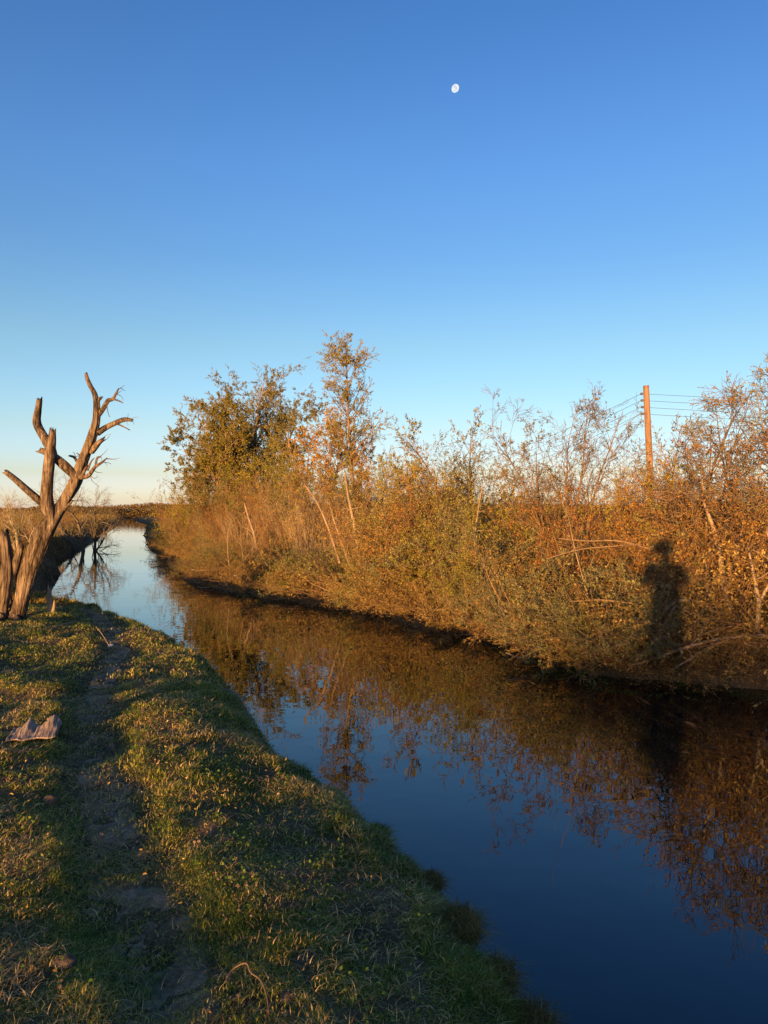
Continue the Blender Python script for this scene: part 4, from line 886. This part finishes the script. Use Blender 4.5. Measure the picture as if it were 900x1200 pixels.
# weathered slab of split wood on the grass
d0 = EYE*F/(868-600); x0 = (38-450)/F*d0; z0 = float(H(x0, d0)[0])
nu, nv = 34, 16; V_ = []; r = np.random.RandomState(4)
for side in (0, 1):
    for j in range(nv):
        for i in range(nu):
            u_, v_ = i/(nu-1), j/(nv-1)
            x = (u_-.5)*.31+.03*v_; y = (v_-.5)*.24*(1-.12*math.sin(u_*13))
            lobes = math.exp(-((u_-.30)/.11)**2)*.9+math.exp(-((u_-.80)/.17)**2)
            z = .008+v_**1.5*(.012+.062*lobes)
            z += .0035*math.sin(u_*60+v_*2)*(.3+v_)+.006*float(vnoise(np.array([u_*9.]), np.array([v_*5.]))[0])
            x += .02*(vnoise(np.array([v_*4.+9]), np.array([u_*5.]))[0]-.5)
            edge = min(u_, 1-u_, v_, 1-v_); z -= side*(.006+.020*min(1, edge*6))
            y += .03*v_*(lobes-.3)
            V_.append((x, y, z))
ix = np.arange(2*nu*nv).reshape(2, nv, nu); q = []
for j in range(nv-1):
    for i in range(nu-1):
        q.append((ix[0, j, i], ix[0, j, i+1], ix[0, j+1, i+1], ix[0, j+1, i])); q.append((ix[1, j, i], ix[1, j+1, i], ix[1, j+1, i+1], ix[1, j, i+1]))
for i in range(nu-1):
    q.append((ix[1, 0, i], ix[1, 0, i+1], ix[0, 0, i+1], ix[0, 0, i])); q.append((ix[0, -1, i], ix[0, -1, i+1], ix[1, -1, i+1], ix[1, -1, i]))
for j in range(nv-1):
    q.append((ix[0, j, 0], ix[0, j+1, 0], ix[1, j+1, 0], ix[1, j, 0])); q.append((ix[1, j, -1], ix[1, j+1, -1], ix[0, j+1, -1], ix[0, j, -1]))
M['slab'] = wood_mat('weathered_slab', (.10, .075, .06), (.36, .29, .24), (60, 7, 7), .9, 0)
o = link('wood_slab', mesh('wood_slab', V_, np.array(q), M['slab'], smooth=True)); o.location = (x0, d0, z0+.028); o.rotation_euler = (.06, 0, .3)
tag(o, 'weathered slab of split wood with two upturned ends on the grass', 'wood slab')
# stones
def stone(px, py, s, label, m, seed):
    d = EYE*F/(py-600); x = (px-450)/F*d; z = float(H(x, d)[0])
    r = np.random.RandomState(seed); ph = np.linspace(0, np.pi, 11); th = np.linspace(0, 2*np.pi, 17)[:-1]
    V_ = []
    for a in ph:
        for b in th:
            n_ = np.array([math.sin(a)*math.cos(b), math.sin(a)*math.sin(b), math.cos(a)])
            k_ = 1+.5*float(fbm(np.array([n_[0]*1.6+seed]), np.array([n_[1]*1.6+n_[2]*1.3]), 3)[0]); V_.append(n_*k_*np.array(s))
    ix = np.arange(len(V_)).reshape(11, 16); a = ix[:-1]; b = ix[1:]
    q = np.stack([a, b, np.roll(b, -1, 1), np.roll(a, -1, 1)], -1).reshape(-1, 4)
    o = link('stone', mesh('stone', V_, q, m, smooth=True)); o.location = (x, d, z+s[2]*.45); o.rotation_euler = (0, 0, seed)
    return tag(o, label, 'stone', 'stones and clods by the path')
M['white'] = soil_mat('pale_stone', [(.3, (.45, .42, .38)), (.7, (.7, .67, .62))], 20, 60, .3)
M['clod'] = soil_mat('dry_clod', [(.35, (.09, .065, .045)), (.65, (.24, .18, .13))], 25, 90, .9)
stone(130, 753, (.035, .03, .03), 'small white stone on the right edge of the path', M['white'], 1)
stone(60, 936, (.055, .04, .03), 'brown clod on the grass left of the path', M['clod'], 2)
stone(265, 985, (.04, .03, .018), 'small brown clod in the turf right of the path', M['clod'], 3)
stone(205, 960, (.03, .02, .012), 'flat grey stone lying in the worn path', M['clod'], 4)
stone(338, 1180, (.03, .025, .014), 'reddish brown clod beside the curved twig', M['clod'], 5)
stone(75, 1125, (.045, .035, .018), 'low clod in the turf near the bottom left corner', M['clod'], 6)

# brown tussocks hanging over the near bank edge
rt = np.random.RandomState(91)
for (px, py, s_, lb) in ((530, 1062, .10, 'dark brown tussock bulging over the bank edge'), (612, 1150, .13, 'largest dry tussock at the bank edge bottom centre'), (498, 1004, .06, 'small tussock on the bank edge above the dark one'),
                         (436, 950, .06, 'small green tussock on the bank edge by the sky reflection'), (575, 1112, .07, 'low tussock between the two large ones')):
    d = EYE*F/(py-600); x = (px-450)/F*d; z = float(H(x, d)[0]); n = int(3600*s_/.1)
    c = rnd_dirs(n, rt, .2); c *= (rt.rand(n)**.5*(1+.5*fbm(c[:, 0]*2+px, c[:, 1]*2, 2)))[:, None]*s_; c[:, 0] *= .8; c[:, 1] *= 1.5; c[:, 2] = np.abs(c[:, 2])*.3-s_*.3
    v, q = blades(c[:, 0], c[:, 1], c[:, 2], rt.uniform(.015, .085, n)*(s_/.1)**.5, rt.uniform(.002, .0045, n), rt.uniform(.3, 2.2, n), 3, rt, .8)
    o = link('grass_tussock', mesh('grass_tussock', v, q, M['tawny'] if 'green' not in lb else M['grass'])); o.location = (x+.03, d, max(z, -.25)+.02)
    tag(o, lb, 'tussock', 'tussocks on the near bank edge')

# duckweed on the water by the far bank
n = 9000; s_ = rt.uniform(0, 8, n); pts = np.array([bank_pt(a, -rt.rand()**2*.9) for a in s_]); k = (pts[:, 0] < pts[:, 1]*.6) & (fbm(pts[:, 0]*2, pts[:, 1]*2, 3) > -.05)
pts = pts[k]; n = len(pts); L = rt.uniform(.012, .03, n)
v, q = leaf_quads(np.c_[pts, np.full(n, WZ+.004)+rt.uniform(0, .004, n)], nrm(np.c_[rt.normal(size=(n, 2)), np.zeros(n)]), np.tile([0, 0, 1.], (n, 1)), L, L*.9)
tag(link('floating_weed', mesh('floating_weed', v, q, M['herb'])), 'small green floating weed along the far waterline', 'water weed', kind='stuff')
# twig on the water in the bend
o = branch_obj('floating_twig', [(200, 689.5, 19.6, .008), (214, 686, 20.2, .012), (228, 683, 20.9, .010), (240, 684, 21, .006)], 'bare twig sticking out of the water in the bend', 'twig', None, 'greytwig', 6, 33)

# ---------------------------------------------------------------- moon
m, nt, p, out = mat('moon_light'); n_ = nz(nt, .05, 3, .6); rr_ = ramp_node(nt, [(.42, (.62, .72, .86)), (.55, (1, 1, 1))]); nt.links.new(n_.outputs['Fac'], rr_.inputs[0])
em = nt.nodes.new('ShaderNodeEmission'); em.inputs[1].default_value = .30; nt.links.new(rr_.outputs[0], em.inputs[0]); nt.links.new(em.outputs[0], out.inputs[0])
MD = 6000.; mr = 4.7/F*MD; ph = np.linspace(0, np.pi, 25); th = np.linspace(0, 2*np.pi, 49)[:-1]
V_ = [(mr*math.sin(a)*math.cos(b)*.88, mr*math.sin(a)*math.sin(b), mr*math.cos(a)) for a in ph for b in th]; ix = np.arange(len(V_)).reshape(25, 48)
q = np.stack([ix[:-1], ix[1:], np.roll(ix[1:], -1, 1), np.roll(ix[:-1], -1, 1)], -1).reshape(-1, 4)
o = link('moon', mesh('moon', V_, q, m, smooth=True)); o.location = at(533.5, 103.5, MD); o.rotation_euler = (0, R_(35), 0); tag(o, 'small white nearly full moon high in the blue sky', 'moon')

# ---------------------------------------------------------------- the photographer, standing at the camera with his back to the sun
def skin_mesh(name, joints, edges, root, m, parent=None, sub=2):
    me = bpy.data.meshes.new(name); me.from_pydata([j[:3] for j in joints], edges, []); me.materials.append(m)
    o = link(name, me, parent); md = o.modifiers.new('skin', 'SKIN'); md.use_smooth_shade = True
    for i, j in enumerate(joints):
        rx = j[3]; ry = j[4] if len(j) > 4 else rx
        me.skin_vertices[0].data[i].radius = (rx, ry); me.skin_vertices[0].data[i].use_root = (i == root)
    s_ = o.modifiers.new('sub', 'SUBSURF'); s_.levels = sub; s_.render_levels = sub
    return o
def flat(name, c, rough=.8):
    m, nt, p, out = mat(name); n_ = nz(nt, 30, 3); rr_ = ramp_node(nt, [(.3, tuple(v*.8 for v in c)), (.7, c)]); nt.links.new(n_.outputs['Fac'], rr_.inputs[0]); nt.links.new(rr_.outputs[0], p.inputs['Base Color']); p.inputs['Roughness'].default_value = rough; return m
mskin, mjac, mtr, mhair, mshoe = flat('skin_tone', (.45, .28, .2), .5), flat('jacket_cloth', (.03, .04, .07)), flat('trouser_denim', (.04, .06, .11)), flat('hair_brown', (.05, .03, .02)), flat('shoe_leather', (.03, .02, .015), .5)
pz = float(H(0, -.42)[0])
J = [(0, -.42, .98, .13, .10), (0, -.43, 1.15, .125, .095), (0, -.43, 1.34, .15, .10), (0, -.41, 1.455, .07, .06), (0, -.40, 1.52, .052, .055), (0, -.385, 1.60, .072, .088), (0, -.38, 1.67, .072, .088), (0, -.39, 1.715, .045, .055)]
E_ = [(0, 1), (1, 2), (2, 3), (3, 4), (4, 5), (5, 6), (6, 7)]
for sg in (-1, 1):
    b = len(J); J += [(sg*.17, -.43, 1.405, .06), (sg*.25, -.36, 1.17, .045), (sg*.13, -.16, 1.42, .030), (sg*.095, -.115, 1.50, .026), (sg*.085, -.095, 1.545, .030, .016)]
    E_ += [(2, b), (b, b+1), (b+1, b+2), (b+2, b+3), (b+3, b+4)]
    for f_, (fx, L_) in enumerate(((.0, .062), (.0, .07), (.0, .066), (.0, .052))):
        c = len(J); z_ = 1.575-.02*f_; J += [(sg*.088, -.080, z_, .0095), (sg*.084, -.052, z_+.006, .0088), (sg*(.084-L_*.5), -.050, z_+.006, .008)]; E_ += [(b+4, c), (c, c+1), (c+1, c+2)]
    c = len(J); J += [(sg*.070, -.100, 1.565, .011), (sg*.050, -.088, 1.585, .010)]; E_ += [(b+4, c), (c, c+1)]
    c = len(J); J += [(sg*.095, -.42, .88, .085), (sg*.12, -.41, .50, .058), (sg*.13, -.44, .10, .040), (sg*.135, -.36, .045, .040, .03), (sg*.14, -.27, .035, .035, .025)]
    E_ += [(0, c), (c, c+1), (c+1, c+2), (c+2, c+3), (c+3, c+4)]
pe = empty('person', (0, 0, pz)); tag(pe, 'person in long dark coat holding up a phone whose shadow falls on bushes', 'person')
skin_mesh('body', J, E_, 0, mskin, pe)
JJ = [(0, -.42, .42, .25, .16), (0, -.42, .66, .235, .15), (0, -.42, .92, .20, .14), (0, -.43, 1.1, .16, .125), (0, -.43, 1.3, .18, .13), (0, -.42, 1.42, .12, .09), (0, -.41, 1.475, .075, .07)]; EE = [(0, 1), (1, 2), (2, 3), (3, 4), (4, 5), (5, 6)]
for sg in (-1, 1):
    b = len(JJ); JJ += [(sg*.18, -.43, 1.40, .08), (sg*.25, -.36, 1.17, .065), (sg*.135, -.17, 1.41, .045)]; EE += [(4, b), (b, b+1), (b+1, b+2)]
skin_mesh('jacket', JJ, EE, 2, mjac, pe)
JT = [(0, -.42, .97, .155, .12)]; ET = []
for sg in (-1, 1):
    b = len(JT); JT += [(sg*.1, -.42, .84, .105), (sg*.12, -.41, .50, .08), (sg*.13, -.44, .12, .07)]; ET += [(0, b), (b, b+1), (b+1, b+2)]
skin_mesh('trousers', JT, ET, 0, mtr, pe)
skin_mesh('hair', [(0, -.42, 1.58, .075, .07), (0, -.41, 1.66, .085, .095), (0, -.40, 1.73, .065, .075)], [(0, 1), (1, 2)], 1, mhair, pe)
for sg in (-1, 1): skin_mesh('shoe', [(sg*.13, -.46, .05, .05, .05), (sg*.135, -.38, .045, .052, .045), (sg*.14, -.28, .035, .048, .035), (sg*.145, -.21, .03, .03, .022)], [(0, 1), (1, 2), (2, 3)], 1, mshoe, pe)
pe.scale = (1, 1, .965)
m, nt, p, out = mat('phone_glass'); p.inputs['Base Color'].default_value = (.02, .02, .025, 1); p.inputs['Roughness'].default_value = .15
a, b, c = .037, .004, .075; V_ = [(x_, y_, z_) for x_ in (-a, a) for y_ in (-b, b) for z_ in (-c, c)]
import bmesh
bm = bmesh.new(); vs_ = [bm.verts.new(v_) for v_ in V_]; bmesh.ops.convex_hull(bm, input=vs_); bmesh.ops.dissolve_limit(bm, angle_limit=.01, verts=bm.verts, edges=bm.edges); bmesh.ops.bevel(bm, geom=list(bm.edges), offset=.003, segments=3, affect='EDGES', profile=.5)
me = bpy.data.meshes.new('phone'); bm.to_mesh(me); bm.free(); me.materials.append(m); o = link('phone', me); o.location = (0, -.062, pz+1.56)
tag(o, 'black phone held upright in both hands of the person', 'phone')

# ---------------------------------------------------------------- scrub behind the photographer whose long shadows cross the near bank
rb = np.random.RandomState(5)
SH = [(-24, 1.2), (-22.4, 1.4), (-21.0, 1.6), (-19.4, 1.0), (-18.2, .8), (-17.0, 1.0), (-15.8, .85), (-14.6, 1.15), (-13.6, 1.3), (-12.8, 1.6), (-11.7, 2.1), (-10.6, 2.3), (-9.5, 2.35), (-8.4, 2.35), (-7.3, 2.4), (-6.2, 2.4)]   #SH#
for i, (x, hh) in enumerate(SH+[(x_+.6, h_+.05) for x_, h_ in SH if x_ > -13.2]+[(x_+.3, h_-.3) for x_, h_ in SH if x_ > -12]):
    y = -30+rb.uniform(-1.5, 1.5); kd = ['olive', 'yellow', 'rusty'][i % 3]
    put(kd, x, y, hh/2.25*1.0, 'hedge_shrub', ('low %s shrub casting its long shadow on the near bank' if hh < 1.75 else 'tall %s shrub casting its shadow onto the thicket foot') % {'olive': 'olive', 'yellow': 'yellow green', 'rusty': 'rust'}[kd], 'shrub', 'scrub behind the photographer', rr=rb)

# ---------------------------------------------------------------- labels: tell look-alikes apart by their order in the photo
from collections import defaultdict
bpy.context.view_layer.update()
dd_ = defaultdict(list)
for o in bpy.data.objects:
    if o.parent is None and o.get('label') and o.get('kind') is None: dd_[o['label']].append(o)
ORD = ['', 'first', 'second', 'third', 'fourth', 'fifth', 'sixth', 'seventh', 'eighth', 'ninth', 'tenth', 'eleventh', 'twelfth', 'thirteenth', 'fourteenth', 'fifteenth', 'sixteenth', 'seventeenth', 'eighteenth', 'nineteenth', 'twentieth']
for lb, os_ in dd_.items():
    if len(os_) < 2: continue
    os_.sort(key=lambda o: o.location.x/max(abs(o.location.y), .1))
    for i, o in enumerate(os_):
        if len(os_) == 2: s_ = ('left one', 'right one')[i]
        else: s_ = 'leftmost' if i == 0 else ('rightmost' if i == len(os_)-1 else ORD[min(i+1, 20)]+' from left')
        o['label'] = '%s, %s' % (lb, s_)
print('objects', len(bpy.data.objects))
